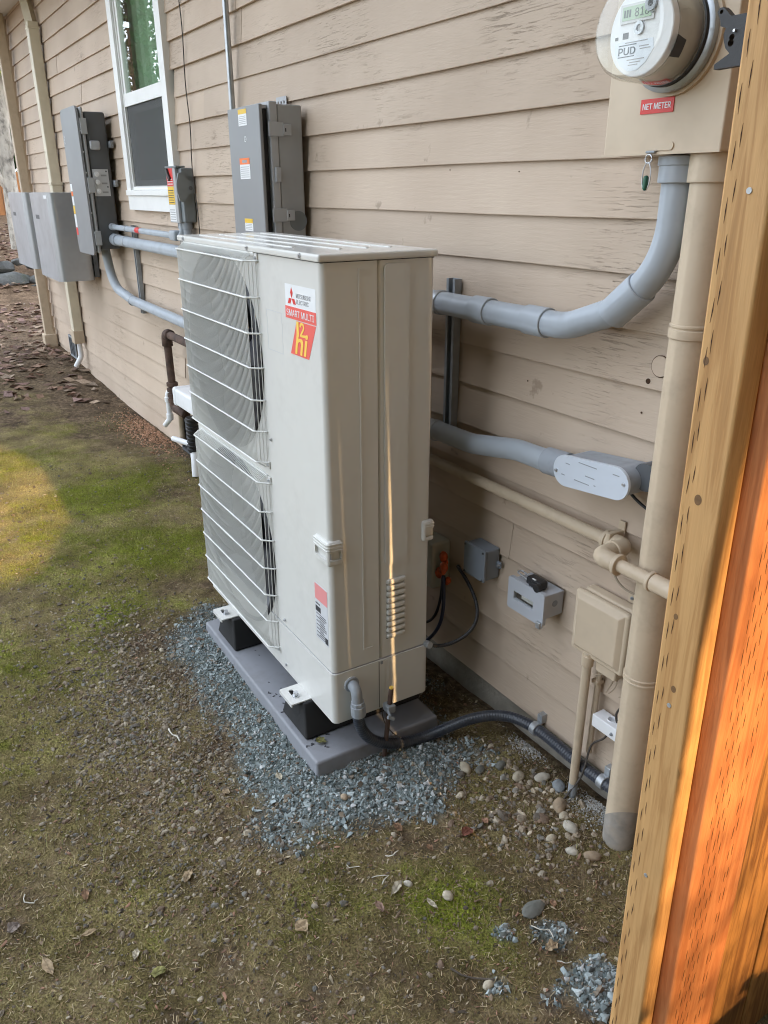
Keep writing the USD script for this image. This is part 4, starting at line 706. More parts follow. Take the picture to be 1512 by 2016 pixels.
cc = thing('blue_cord', 'dark blue cord drooping from the orange caps behind the unit', 'cord'); obj('cord', tube(spline([(-.175, -.06, .46), (-.150, -.075, .38), (-.165, -.075, .29), (-.22, -.08, .20), (-.3, -.08, .13)], 40), .0065, 10), cable_blue, cc, smooth=True); obj('cord', tube(spline([(-.18, -.06, .45), (-.19, -.06, .36), (-.23, -.06, .27), (-.30, -.06, .22)], 30), .005, 10), cable_black, cc, smooth=True)
fx = thing('black_cable_loop', 'ribbed black cable looping from the unit side up the wall', 'cable'); q0 = np.array(ux(.004, .325, .175)); hc = spline([q0, (.04, -.16, .352), (.05, -.10, .40), (-.02, -.06, .47), (-.12, -.045, .515)], 160); obj('cable', tube(hc, .0058 + .0008 * np.sin(np.arange(160) * 2.4), 10), cable_black, fx, smooth=True); obj('connector', ringed(q0 - [.004, 0, 0], q0 + [.018, .0, .004], .0115, 8), galv, fx)
lbc = thing('thin_black_cable', 'thin black cable from the access fitting behind the riser pipe', 'cable'); obj('cable', tube(spline([(.50, -.02, .985), (.535, -.012, .955), (.60, -.01, .935), (.68, -.01, .92)], 20), .004, 8), cable_black, lbc, smooth=True)
bt = thing('cable_bracket', 'black bracket between the grey conduit and tan riser pipe', 'bracket'); obj('bracket', [rb(.622, .650, -.03, -.002, 1.585, 1.70, r=.004), rb(.628, .65, -.035, -.008, 1.60, 1.63, r=.004)], black, bt)
for x, z, r_ in ((.512, 1.2435, .0065), (.10, 1.165, .0022), (.50, 1.165, .0026), (.02, 1.70, .0018), (-.28, 1.71, .002)): obj('nail_hole', place(plate(Point(x, z).buffer(r_), .001), 'wall', 0, 0, -.006 if z < 1.2 else -.001), slit, house)
hw = thing('hole_plug', 'round wooden plug patching a hole in the siding board', 'plug'); obj('plug', place(plate(Point(.541, 1.283).buffer(.0235), .002), 'wall', 0, 0, -.001), siding[2], hw); obj('groove', place(plate(Point(.541, 1.283).buffer(.0255).difference(Point(.541, 1.283).buffer(.0242)), .0008), 'wall', 0, 0, -.001), slit, hw)

# ================================================================ BOXES ON THE WALL (left)
g2 = thing('backup_gateway', 'grey metal control cabinet with latches right above the heat pump', 'control cabinet')
obj('back_box', RB(-1.455, -1.175, -.118, -.018, 1.24, 1.945, r=.006), boxgrey, g2); obj('flange', RB(-1.460, -1.172, -.150, -.1185, 1.235, 1.953, r=.004), lightgrey, g2)
obj('front_cover', VR(-1.468, -1.172, -.190, -.176, 1.225, 1.942, .005) , silver2, g2); obj('cover_top', [bx(-1.466, -1.19, -.1755, -.151, 1.930, 1.941)], lightgrey, g2); obj('gap', B(-1.455, -1.195, -.1758, -.1505, 1.24, 1.928), black_in, g2)
for z in (1.862, 1.570): c_ = obj('latch', [rb(-1.1745, -1.166, -.157, -.098, z - .024, z + .024, r=.002), rb(-1.1745, -1.163, -.100, -.068, z - .020, z + .018, r=.002)], lightgrey, g2); obj('keyhole', bx(-1.1665, -1.1625, -.094, -.090, z - .008, z + .004), black, c_)
obj('padlock_lug', [rb(-1.1715, -1.160, -.140, -.118, 1.685, 1.735, r=.003)], lightgrey, g2); obj('knockout', tm(CX(-.050, 1.548, .036, -1.176, -1.1735, 32)), discgrey, g2)
obj('mounting_bracket', place(plate(rrect(-1.405, -1.315, 1.945, 1.988, .003).difference(unary_union([Point(a, 1.968).buffer(.006) for a in (-1.385, -1.36, -1.335)])), .003), 'wall', 0, 0, .008), lightgrey, g2)
for a, b0, b1, m_ in ((-1.30, 1.880, 1.935, yellow), (-1.29, 1.51, 1.555, yellow)):
    lb = obj('warning_label', fp(-1.362, -1.285, b0 - .0, b1, .0006, .190), whitelb, g2); obj('label_header', fp(-1.362, -1.285, b1 - .016, b1, .0009, .190), m_, lb); obj('label_print', [fp(-1.355, -1.295, z, z + .0018, .0004, .1906) for z in np.arange(b0 + .006, b1 - .02, .006)], greyink, lb)
lb = obj('warning_label', fp(-1.375, -1.281, 1.697, 1.770, .0006, .190), whitelb, g2); obj('label_header', fp(-1.375, -1.281, 1.748, 1.770, .0009, .190), orange_lb, lb); obj('label_print', [fp(-1.368, -1.290, z, z + .002, .0004, .1906) for z in np.arange(1.703, 1.744, .007)] + [fp(-1.350, -1.305, 1.754, 1.763, .0004, .1909)], greyink, lb)
obj('logo_mark', [place(plate(Point(-1.309, 1.834).buffer(.010).difference(Point(-1.309, 1.834).buffer(.008)), .0005), 'wall', 0, 0, .190), fp(-1.313, -1.305, 1.8332, 1.8348, .0005, .190)], whitelb, g2)
emt = thing('steel_conduit', 'thin shiny steel conduit running up beside the control cabinet', 'conduit'); obj('pipe', tube([(-1.80, -.030, 1.80), (-1.80, -.030, 3.4)], .0125, 16), galv, emt, smooth=True); obj('white_cable', tube(spline([(-1.80, -.03, 1.81), (-1.795, -.04, 1.77), (-1.76, -.05, 1.66), (-1.70, -.06, 1.58)], 20), .010, 10), white_pl, emt, smooth=True); obj('connector', ringed((-1.80, -.030, 1.795), (-1.80, -.030, 1.83), .0165), galv, emt)
wr = thing('bare_wire', 'thin brown wire hanging down the siding beside the window', 'wire'); obj('wire', tube(spline([(-2.40, -.006, 3.3), (-2.41, -.008, 2.48), (-2.405, -.006, 2.36), (-2.415, -.009, 2.1), (-2.41, -.006, 1.95), (-2.42, -.01, 1.79), (-2.405, -.012, 1.65), (-2.395, -.012, 1.42)], 60), .0028, 6), cable_dark, wr, smooth=True)
ds = thing('disconnect_switch', 'grey lever safety switch with red and yellow labels under the window', 'safety switch')
obj('enclosure', RB(-2.632, -2.452, -.060, .002, 1.505, 1.762, r=.006), discgrey, ds); obj('cover', RB(-2.640, -2.497, -.076, -.0605, 1.502, 1.770, r=.003), lightgrey, ds); obj('top_hood', rb(-2.644, -2.47, -.079, -.03, 1.7635, 1.772, r=.002), discgrey, ds)
lv = Polygon([(-.075, 1.735), (-.055, 1.738), (-.050, 1.710), (-.005, 1.690), (-.003, 1.652), (-.040, 1.640), (-.062, 1.605), (-.078, 1.612), (-.088, 1.655), (-.088, 1.69)]).buffer(.004, quad_segs=3)
hd = obj('lever', place(plate(lv, .014), 'side', 0, 0, -2.4515), discgrey, ds); obj('pivot', tm(CX(-.022, 1.668, .010, -2.438, -2.434, 20)), boxdark, hd)
for b0, b1, m_ in ((1.678, 1.762, red), (1.590, 1.676, yellow), (1.508, 1.588, whitelb)):
    lb = obj('warning_label', fp(-2.634, -2.535, b0, b1, .0006, .076), m_, ds); obj('label_print', [fp(-2.627, -2.545, z, z + .0035, .0004, .0766) for z in np.arange(b0 + .008, b1 - .02 - (.03 if m_ is red else 0), .0115)], whitelb if m_ is red else ink if m_ is yellow else greyink, lb)
q = Polygon([(-2.622, 1.755), (-2.603, 1.762), (-2.565, 1.715), (-2.585, 1.703)]); obj('black_handle', place(plate(q, .010), 'wall', 0, 0, .0768), black, ds)
obj('hub', tm(CX(-.030, 1.530, .020, -2.4525, -2.450, 24)), discgrey, ds)
for x, r_ in ((-2.60, .017), (-2.515, .022)): obj('conduit_nipple', [ringed((x, -.03, 1.47), (x, -.03, 1.506), r_ + .004), tube([(x, -.03, 1.30), (x, -.03, 1.48)], r_, 18)], pvc_dk, ds)
def battery(x0, x1, z0, z1, lab):
    t = thing('battery', lab, 'battery', (x0, -.30, z0), group=None); w, h = x1 - x0, z1 - z0
    obj('cover', VR(0, w, 0, .262, 0, h, .055, 48), silver, t, smooth=40); obj('back_plate', B(.02, w - .02, .2625, .295, .02, h - .02), boxdark, t); obj('vent_slot', B(.18, .32, -.0006, .002, h - .185, h - .155), boxdark, t)
    obj('top_plate', VR(.01, w - .01, .01, .255, h, h + .003, .05), lightgrey, t); return t
b1 = battery(-5.42, -4.672, 1.030, 1.643, 'silver wall battery nearer the house window'); obj('white_sticker', fp(.60, .70, .575, .597, .0006), whitelb, b1); b2 = battery(-6.50, -5.72, 1.045, 1.643, 'silver wall battery farther along, by the house corner')
gw = thing('solar_inverter', 'tall silver and dark grey cabinet left of the window', 'control cabinet')
obj('back_box', RB(-4.305, -3.892, -.160, -.028, 1.298, 2.115, r=.012), boxdark, gw); obj('frame', RB(-4.318, -3.880, -.185, -.1605, 1.275, 2.140, r=.012), lightgrey, gw); obj('gap', B(-4.30, -3.895, -.192, -.1845, 1.29, 2.12), black_in, gw)
dr = rrect(-4.322, -3.878, 1.262, 2.146, .045); obj('door', place(plate(dr, .014), 'wall', 0, 0, .1925), silver2, gw)
for z in (2.03, 1.69, 1.37): obj('hinge', rb(-3.882, -3.872, -.190, -.150, z - .045, z + .045, r=.003), lightgrey, gw)
for k in range(6): obj('door_pin', bx(-3.886, -3.880, -.192, -.186, 2.0 - .12 * k, 2.008 - .12 * k), whitelb, gw)
obj('rain_cap', RB(-3.895, -3.868, -.148, -.082, 1.895, 1.950, r=.012, n=12), silver, gw)
pl = obj('connector_plate', [bx(-3.8915, -3.887, -.150, -.052, 1.625, 1.785)], silverlb, gw)
for z in (1.755, 1.708, 1.655): obj('dial', [tm(CX(-.126, z, .015, -3.887, -3.878, 24)), tm(CX(-.126, z, .006, -3.878, -3.872, 12))], white_pl, pl); obj('dial_print', bx(-3.8871, -3.8865, -.100, -.065, z - .012, z - .002), greyink, pl)
for y, z in ((-.065, 1.772), (-.065, 1.68)): obj('plate_screw', place(plate(Point(y, z).buffer(.005), .002), 'side', 0, 0, -3.887), boxdark, pl)
for z in (1.93, 1.70): obj('wall_bracket', [rb(-3.91, -3.85, -.027, -.004, z - .02, z + .02, r=.003), rb(-3.87, -3.84, -.03, -.01, z - .012, z + .012, r=.003)], galv_dark, gw)
for b0, b1, m_ in ((1.655, 1.70, whitelb), (1.625, 1.652, orange_lb), (1.565, 1.622, whitelb), (1.512, 1.562, yellow), (1.425, 1.509, whitelb), (1.375, 1.422, red)): obj('label', fp(-4.318, -4.265, b0, b1, .0006, .2065), m_, gw)
obj('logo_mark', [fp(-4.293, -4.287, z, z + .014, .0005, .2065) for z in (1.945, 1.963, 1.981)], whitelb, gw)

# things low on the wall left of the unit
rp = thing('rusty_pipe', 'rusty black iron pipe dropping in front of the siding', 'pipe')
obj('pipe', tube([(-2.80, -.10, .89), (-1.6, -.10, .89)], .0225, 18), rusty, rp, smooth=True); obj('elbow', tube(fillet([(-2.78, -.10, .89), (-2.85, -.10, .89), (-2.85, -.10, .82)], .03, 6), .031, 18), rusty, rp, smooth=True); obj('pipe', tube([(-2.85, -.10, .84), (-2.84, -.10, .48)], .0225, 18), rusty, rp, smooth=True)
for z in (.585, .552, .518, .487): obj('union', ringed((-2.842, -.10, z), (-2.842, -.10, z + .022), .033), rusty, rp)
obj('lower_elbow', tube(fillet([(-2.84, -.10, .50), (-2.84, -.10, .455), (-2.70, -.08, .44)], .04, 6), .028, 18), rusty, rp, smooth=True)
cp = thing('condensate_pipe', 'small white drain pipe with elbows next to the rusty pipe', 'pipe'); obj('pipe', tube(fillet([(-2.88, -.02, .545), (-2.955, -.06, .545), (-2.955, -.10, .52), (-2.955, -.10, .36), (-2.995, -.125, .31)], .03, 6), .016, 16), white_pl, cp, smooth=True); obj('coupling', ringed((-2.955, -.10, .465), (-2.955, -.10, .495), .0205), white_pl, cp); obj('coupling', ringed((-2.955, -.10, .352), (-2.955, -.10, .392), .0205), white_pl, cp)
lh = thing('line_set_cover', 'white plastic line cover running along the wall behind the unit', 'line cover'); obj('cover', RB(-2.74, -1.0, -.13, -.004, .497, .600, r=.016, n=12), white_pl, lh, smooth=40); obj('end_cap', RB(-2.752, -2.70, -.134, -.003, .493, .604, r=.016, n=12), white_pl, lh, smooth=40)
ub = thing('white_wall_cap', 'white wall cap showing just left of the heat pump', 'wall cap'); obj('cap', rb(-2.46, -2.33, -.09, -.003, .655, .735, r=.02), white_pl, ub, smooth=40)
vp = thing('wall_stub', 'tan stub pipe fixed to the wall beside the foundation vent', 'pipe'); obj('pipe', tube([(-3.0, -.022, .17), (-2.985, -.022, .475)], .018, 14), tan, vp, smooth=True)
fp_ = thing('corrugated_pipe', 'black corrugated drain pipe hanging in front of the foundation vent', 'drain pipe'); hc = np.array([(-2.585 - .02 * t, -.085, .45 - .21 * t) for t in np.linspace(0, 1, 60)]); obj('hose', tube(hc, .034 + .003 * np.sign(np.sin(np.arange(60) * .95)), 18), black, fp_, smooth=30); obj('outlet', tube(fillet([(-2.60, -.085, .25), (-2.58, -.09, .20), (-2.56, -.10, .10)], .05), .024, 16), white_pl, fp_, smooth=True)
sp_ = thing('stub_drain', 'short white pipe stub poking out by the foundation vent', 'pipe'); obj('pipe', tube([(-2.70, -.045, .245), (-3.02, -.075, .21)], .017, 14), white_pl, sp_, smooth=True)

# ================================================================ GATE FENCE (right foreground)
LEAN = (0.0, -.022)
def lean(m):
    m = tm(m).copy(); v = np.array(m.vertices); v[:, 0] += LEAN[0] * v[:, 2]; v[:, 1] += LEAN[1] * v[:, 2]; m.vertices = v; return m
gf = thing('gate_fence', 'orange brown treated wood gate post and fence boards at the opening', 'fence')
def plank(x0, x1, y0, y1, z0, z1, r=.004):
    s = mf.Manifold.sphere(r, 8); return lean(mf.Manifold.batch_hull([s.translate([x, y, z]) for x in (x0 + r, x1 - r) for y in (y0 + r, y1 - r) for z in (z0 + r, z1 - r)]).refine_to_length(.25))
def slits(face, spans, step, dz, z0=-.02, z1=2.3):
    out = []
    for k, a in enumerate(spans):
        z = z0 + (k % 3) * step / 3 + rng.uniform(0, .01)
        while z < z1:
            L = dz * rng.uniform(.85, 1.1); j = rng.normal(0, .0005); w = .0007; t = rng.normal(0, .0006)
            P = [(a + j - w * .3, z), (a + j + w + t, z + L * .5), (a + j + w * .6 + t, z + L), (a + j - w + t, z + L * .55)]
            m = plate(Polygon(P), .0004); m = place(m, 'wall', 0, 0, -face[1]) if face[0] == 'y' else place(m, 'side', 0, 0, face[1]); out.append(m); z += step * rng.uniform(.94, 1.06)
    return lean(cat(out))
def inc(*a, **k): tag(obj('incisions', *a, **k), kind='stuff')
pst = obj('post', plank(1.092, 1.154, -.594, -.5535, -.4, 2.45), wood_post, gf); inc(slits(('y', -.594), (1.101, 1.1085), .056, .028), slit, pst, smooth=False)
knotm = mat('knot_wood', (.16, .085, .035), .7, var=.3, vs=60)
def knot(face, a, b, r=.006):
    from shapely import affinity
    m = plate(affinity.scale(Point(a, b).buffer(r), 1, 1.35), .0003); return lean(place(m, 'wall', 0, 0, -face[1]) if face[0] == 'y' else place(m, 'side', 0, 0, face[1]))
for a, b, r_ in ((1.120, 1.28, .0055), (1.112, 1.10, .0035), (1.125, .985, .0042), (1.103, 1.46, .004)): obj('knot', knot(('y', -.594), a, b, r_), knotm, pst)
for a, b in ((1.128, 1.655), (1.122, .955), (1.125, .62)): obj('nail_head', lean(place(plate(Point(a, b).buffer(.0035), .0012), 'wall', 0, 0, .594)), galv, pst)
rbd = obj('fence_board', plank(1.120, 1.180, -.5522, -.4085, -.4, 2.35), wood_red, gf, label='reddish board with rows of short incisions'); inc(slits(('x', 1.180), (-.528, -.519, -.510, -.501, -.492, -.462, -.453), .050, .026), slit, rbd, smooth=False)
y = -.4082
def warp(m):                                                    # the boards lean open towards the ground, leaving a thin wedge of daylight
    m = tm(m).copy(); v = np.array(m.vertices); v[:, 1] += np.clip((1.62 - v[:, 2]) * .0088, 0, .0096); m.vertices = v; return m
for k, w_ in enumerate((.140, .138, .105)):
    s_ = mf.Manifold.sphere(.004, 8); x1_ = 1.166 + .004 * (k % 2)
    m = mf.Manifold.batch_hull([s_.translate([x, yy, z]) for x in (1.132, x1_ - .004) for yy in (y + .004, y + w_ - .004) for z in (-.396, 2.32 + .02 * k)]).refine_to_length(.06)
    bb = obj('fence_board', lean(warp(m)), wood_brown, gf, label='brown streaked fence board' if k == 0 else None); y += w_ + .002
obj('rail', plank(1.088, 1.119, -.36, -.02, 1.95, 2.04), wood_post, gf); obj('rail', plank(1.088, 1.119, -.36, -.02, .32, .41), wood_post, gf)
gl = thing('gate_latch', 'black steel gate latch fixed to the wooden gate post', 'gate latch', (0, -.585, 0))
LP = Polygon([(1.0255, 1.8440), (1.028, 1.8485), (1.033, 1.849), (1.037, 1.846), (1.045, 1.8385), (1.053, 1.8385), (1.078, 1.8385), (1.078, 1.7865), (1.031, 1.7855), (1.031, 1.7915), (1.049, 1.8005), (1.043, 1.806), (1.040, 1.8125), (1.038, 1.8205), (1.0395, 1.8265), (1.032, 1.8295), (1.0305, 1.837)]).buffer(-.0004)
LP = LP.difference(Point(1.0315, 1.8440).buffer(.0022)).difference(unary_union([Point(1.0495, 1.811).buffer(.0038), Point(1.0500, 1.8165).buffer(.0034)]))
obj('latch_plate', place(plate(LP, .010), 'wall', 0, 0, .0), latchblack, gl)
obj('catch_ring', tube([(1.0415 - .0042 * math.cos(a) , .004, 1.8145 + .0125 * math.sin(a)) for a in np.linspace(-1.4, 1.4, 20)], .0009, 6), screwm, gl, smooth=True); obj('mounting_flange', rb(1.066, 1.080, .0005, .045, 1.788, 1.838, r=.002), latchblack, gl); obj('pin', tm(CY(1.0535, 1.8225, .0016, -.013, .002, 10)), screwm, gl)

# ================================================================ LOOSE STONES, LEAVES, TWIGS
def stone(i, x, y, r, c, lab, flat=.7):
    g = np.random.default_rng(500 + i); m = trimesh.creation.icosphere(subdivisions=3); v = np.array(m.vertices); v = v * (1 + .32 * (meshkit.fbm(v * 1.6 + i * 9.1, 3, i)[:, None] - .5)) * [r * g.uniform(1.1, 1.5), r * g.uniform(.8, 1.0), r * flat]
    a = g.uniform(0, PI); v = v @ np.array([[math.cos(a), -math.sin(a), 0], [math.sin(a), math.cos(a), 0], [0, 0, 1]]).T + [x, y, float(height(np.array([x]), np.array([y]))[0]) + r * flat * .45]
    tag(obj('stone', trimesh.Trimesh(v, m.faces, process=False), mat(f'stone_tone_{c}', [(.36, .31, .23), (.20, .215, .225), (.30, .225, .15), (.115, .115, .10), (.42, .385, .32)][c], .7, var=.22, vs=40, bump=.0008, bs=150, dirt=.3, ds=30), smooth=True), lab, 'stone', 'round stones near the wall base')
ST = [(.332, -.138, .017, 0, 'tan lumpy stone midway between gravel and wall'), (.378, -.085, .017, 4, 'pale round stone left of the blue grey stone'), (.432, -.070, .021, 1, 'blue grey round stone beside the slim stub pipe'), (.487, -.118, .022, 2, 'tan stone resting against the foot of the stub pipe'), (.520, -.135, .014, 0, 'tan stone just in front of the stub pipe stone'), (.560, -.148, .017, 4, 'pale oval stone left of the thick tan pipe foot'), (.556, -.214, .013, 0, 'pale oval stone alone on soil before the thick pipe'), (.27, -.155, .016, 3, 'dark grey stone beside the gravel edge'), (.21, -.245, .018, 0, 'mossy tan stone at the right gravel edge'), (.245, -.215, .014, 3, 'flat dark stone next to the mossy tan stone'), (.62, -.20, .013, 4, 'pale stone in front of the thick pipe foot'), (.66, -.165, .016, 2, 'tan stone touching the thick pipe foot'), (.56, -.57, .013, 0, 'yellowish stone on the green moss patch'), (.80, -.635, .012, 0, 'round tan stone beside the short twig'), (.47, -.63, .009, 4, 'small pale stone left of the moss patch'), (-.93, -.83, .010, 0, 'pale pebble at the far corner of the gravel'), (.12, -.62, .011, 2, 'brown stone among gravel before the pad')]
for i, a in enumerate(ST): stone(i, *a)
stone(60, .705, -.415, .026, 3, 'large flat dark stone on the moss by the post', .35)
def leaf(i, x, y, L, wd, c, lab, group=None, curl=.3, zoff=0.0):
    g = np.random.default_rng(900 + i); nu, nv = 9, 5; V = []
    for a in range(nu):
        t = a / (nu - 1); hw = wd * (math.sin(PI * min(t * .92 + .04, 1)) ** .75) * (1 + .12 * g.normal())
        for b in range(nv):
            s_ = b / (nv - 1) * 2 - 1; V.append([(t - .5) * L, s_ * hw, curl * hw * s_ * s_ * 1.1 + .12 * L * curl * math.sin(t * 5 + i) + .0015 * g.normal() + .004])
    F_ = [[a * nv + b, (a + 1) * nv + b, (a + 1) * nv + b + 1] for a in range(nu - 1) for b in range(nv - 1)] + [[a * nv + b, (a + 1) * nv + b + 1, a * nv + b + 1] for a in range(nu - 1) for b in range(nv - 1)]
    V = np.array(V); a = g.uniform(0, 2 * PI); V = V @ np.array([[math.cos(a), -math.sin(a), 0], [math.sin(a), math.cos(a), 0], [0, 0, 1]]).T
    z = zoff if zoff else float(height(np.array([x]), np.array([y]))[0]) + .006
    tn = np.clip(.85 + .25 * g.normal(size=len(V)), .5, 1.3)[:, None]
    t = thing('fallen_leaf', lab, 'leaf', (x, y, z), group=group or 'fallen leaves on the yard'); obj('blade', trimesh.Trimesh(V, np.array(F_), process=False), leafm, t, smooth=True, col=np.array(c) * tn)
    st = V[[k * nv + nv // 2 for k in range(nu)]] + [0, 0, .0006]; obj('midrib', tube(np.vstack([st, st[-1] + (st[-1] - st[-2]) * 1.2]), .0007, 5), leafm, t, smooth=True, col=np.tile(np.array(c) * .7, (10 * 5 + 2, 1)))
TAN, PALE, RED, BRN, OLV, GRY = (.42, .31, .19), (.50, .44, .33), (.20, .075, .05), (.26, .15, .085), (.30, .28, .10), (.24, .19, .16)
LV = [(.14, -1.10, .045, .011, TAN, 'long tan leaf on moss in front of the gravel tip'), (.44, -.92, .036, .016, TAN, 'broad pale tan leaf at the front centre of the yard'), (.22, -1.46, .055, .011, TAN, 'long narrow tan leaf nearest the bottom left corner'), (.18, -1.36, .035, .008, TAN, 'small folded tan leaf left of the front centre'), (.37, -1.25, .036, .012, OLV, 'yellow olive leaf near the bottom edge'), (.30, -1.28, .026, .008, PALE, 'slim pale leaf beside the yellow olive leaf'), (.07, -1.51, .030, .015, GRY, 'grey brown lobed leaf at the left edge'), (.06, -1.34, .035, .010, BRN, 'brown curled leaf left of the long tan leaf'), (-.06, -.745, .034, .010, PALE, 'pale leaf standing on gravel before the pad'), (-.10, -.90, .030, .009, TAN, 'yellow tan leaf at the gravel edge'), (.30, -.55, .034, .010, BRN, 'orange brown leaf beside the gravel'), (.42, -.40, .036, .017, RED, 'dark red broken leaf on the bare soil'), (.41, -.33, .022, .010, (.40, .23, .15), 'pinkish tan leaf near the dark red leaf'), (.47, -.665, .048, .010, PALE, 'curled pale shredded leaf on dark moss'), (.50, -.735, .036, .010, (.30, .19, .14), 'pinkish brown oval leaf below the curled pale leaf'), (.56, -.62, .034, .007, PALE, 'narrow pale leaf lying on bright moss'), (.72, -.365, .022, .008, (.34, .20, .12), 'brown oval leaf touching the large dark stone'), (.81, -.455, .034, .013, TAN, 'tan oval leaf between small blue gravel patches'), (.86, -.34, .022, .008, GRY, 'pale grey leaf beside the wooden post'), (.41, -.52, .022, .008, BRN, 'small brown leaf right of the gravel')]
for i, (x, y_, L, w_, c, lab) in enumerate(LV): leaf(i, x, y_, L, w_, c, lab)
pl_ = ux(-.077, -.012, -.114); leaf(40, pl_[0], pl_[1], .036, .013, (.16, .15, .055), 'olive green leaf lying on the grey pad', zoff=pl_[2] + .002)
def twig(i, pts, r, m, lab):
    g = np.random.default_rng(300 + i); P = np.array([(x, y_, float(height(np.array([x]), np.array([y_]))[0]) + dz * .7) for x, y_, dz in pts]); Q = [P[0]]
    for a, b in zip(P, P[1:]): Q += [(a + b) / 2 + g.normal(0, .0028, 3) * [1, 1, .3], b]
    t = thing('twig', lab, 'twig', group='twigs and scraps on the yard'); n_ = len(Q); obj('stick', tube(np.array(Q), r * .75 * g.uniform(.7, 1.25, n_), 6), m, t, smooth=30)
wt = mat('pale_twig', (.56, .53, .46), .7, var=.2, vs=60)
twig(0, [(-.03, -1.47, .008), (.0, -1.475, .014), (.012, -1.455, .010), (.005, -1.445, .01)], .0018, wt, 'bent white twig near the left edge')
twig(1, [(.335, -.735, .008), (.355, -.725, .014), (.36, -.71, .010)], .0016, wt, 'short white twig above the curled pale leaf'); twig(2, [(.36, -.63, .008), (.375, -.615, .012), (.37, -.595, .010)], .0016, wt, 'white wire-like twig below the gravel edge')
twig(3, [(.405, -.70, .008), (.415, -.68, .014), (.425, -.66, .010), (.44, -.69, .008)], .0018, wt, 'forked grey twig beside the curled pale leaf'); twig(4, [(.74, -.455, .008), (.765, -.45, .016), (.775, -.43, .012), (.795, -.435, .010)], .0020, wt, 'white twig over the small blue gravel patch')
twig(5, [(.72, -.68, .006), (.765, -.655, .010), (.80, -.62, .010)], .0030, barkdk, 'dark brown stick beside the round tan stone'); twig(6, [(-.46, -.955, .008), (-.42, -.955, .012), (-.38, -.945, .008)], .0035, wt, 'white wood sliver on the brown pebbles'); twig(7, [(.84, -.465, .006), (.855, -.455, .010), (.86, -.44, .008)], .0014, wt, 'curly white scrap near the wooden post')

# ================================================================ BACKGROUND PAST THE CORNER
sw = thing('stone_wall', 'low dry wall of dark mossy field stones', 'stone wall', (-10.7, 0, 0)); k_ = 0
for row, (z, r) in enumerate(((.34, .15), (.50, .17), (.68, .13))):
    y_ = -1.6 + .1 * row
    while y_ < 3.0:
        r2 = r * rng.uniform(.55, 1.3); g_ = np.random.default_rng(7000 + k_); pp = g_.normal(size=(26, 3)); pp /= np.linalg.norm(pp, axis=1)[:, None]; pp *= g_.uniform(.8, 1.1, (26, 1)) * [r2 * .9, r2 * 1.3, r2 * .75]
        h_ = mf.Manifold.hull_points(pp + [rng.uniform(-.1, .1) - .10 * row, y_, z + rng.uniform(-.04, .05)])
        obj('stone', h_, stone_bg, sw, smooth=45); y_ += r2 * 1.8; k_ += 1
bf = thing('back_fence', 'orange brown board fence at the back of the yard', 'fence', (-19, 0, 1.02))
for k in range(40): obj('board', B(-.01, .01, -3 + .2 * k, -3 + .2 * k + .19, rng.uniform(-.1, .05), 1.02 + rng.uniform(-.02, .02)), fencewood, bf)
obj('rail', B(-.06, -.0105, -3, 5, .2, .29), fencewood, bf); obj('rail', B(-.06, -.0105, -3, 5, .75, .84), fencewood, bf)
bi = thing('birch_tree', 'pale barked birch tree with forked limbs past the house corner', 'tree', (-13, .69, .5))
obj('trunk', tube(spline([(0, 0, -.3), (.02, .0, .9), (0, .01, 1.2), (.0, .03, 1.8), (.05, .09, 2.6), (.1, .16, 4.2)], 26), np.linspace(.135, .07, 26), 14), bark, bi, smooth=True)
for pts, r0 in (([(0, 0, 1.15), (.02, -.12, 1.35), (.05, -.25, 1.75), (.1, -.32, 2.4), (.1, -.5, 3.4)], .06), ([(0, .02, 1.6), (0, -.02, 1.85), (.02, -.10, 2.2), (.0, -.12, 3.2)], .055), ([(0, .03, 1.5), (.2, .2, 2.1), (.3, .3, 3.0)], .04)): obj('limb', tube(spline(pts, 18), np.linspace(r0, r0 * .4, 18), 10), bark, bi, smooth=True)
def leafcloud(n, centers, rad, size, c0, c1, seed):
    g = np.random.default_rng(seed); cs = np.array(centers); i = g.integers(len(cs), size=n); d = g.normal(size=(n, 3)); d /= np.linalg.norm(d, axis=1)[:, None]; p = cs[i, :3] + d * (g.uniform(.35, 1, (n, 1)) ** .6) * np.array(rad) * cs[i, 3:4]
    a = g.normal(size=(n, 3)); a /= np.linalg.norm(a, axis=1)[:, None]; b = np.cross(a, g.normal(size=(n, 3))); b /= np.linalg.norm(b, axis=1)[:, None]; s_ = size * g.uniform(.6, 1.4, (n, 1))
    V = np.stack([p - a * s_, p + b * s_ * .6, p + a * s_, p - b * s_ * .6], 1).reshape(-1, 3); k = np.arange(n)[:, None] * 4; t = g.uniform(size=(n, 1))
    return trimesh.Trimesh(V, np.vstack([k + [0, 1, 2], k + [0, 2, 3]]), process=False), np.repeat(np.array(c0) * (1 - t) + np.array(c1) * t, 4, 0)
def tree(name, lab, loc, centers, rad, n, size, c0, c1, seed, h, r, group=None):
    t = thing(name, lab, 'tree', loc, group=group); obj('trunk', tube([(0, 0, -.3), (.05, .03, h * .5), (0, 0, h)], [r, r * .7, r * .25], 10), barkdk, t, smooth=True)
    for k in range(5): a = k * 2.4 + seed; obj('limb', tube([(0, 0, h * (.35 + .1 * k)), (math.cos(a) * rad[0] * .7, math.sin(a) * rad[1] * .7, h * (.45 + .11 * k))], [r * .35, r * .08], 7), barkdk, t, smooth=True)
    m, c = leafcloud(n, centers, rad, size, c0, c1, seed); obj('crown', m, foliage, t, smooth=False, col=c); return t
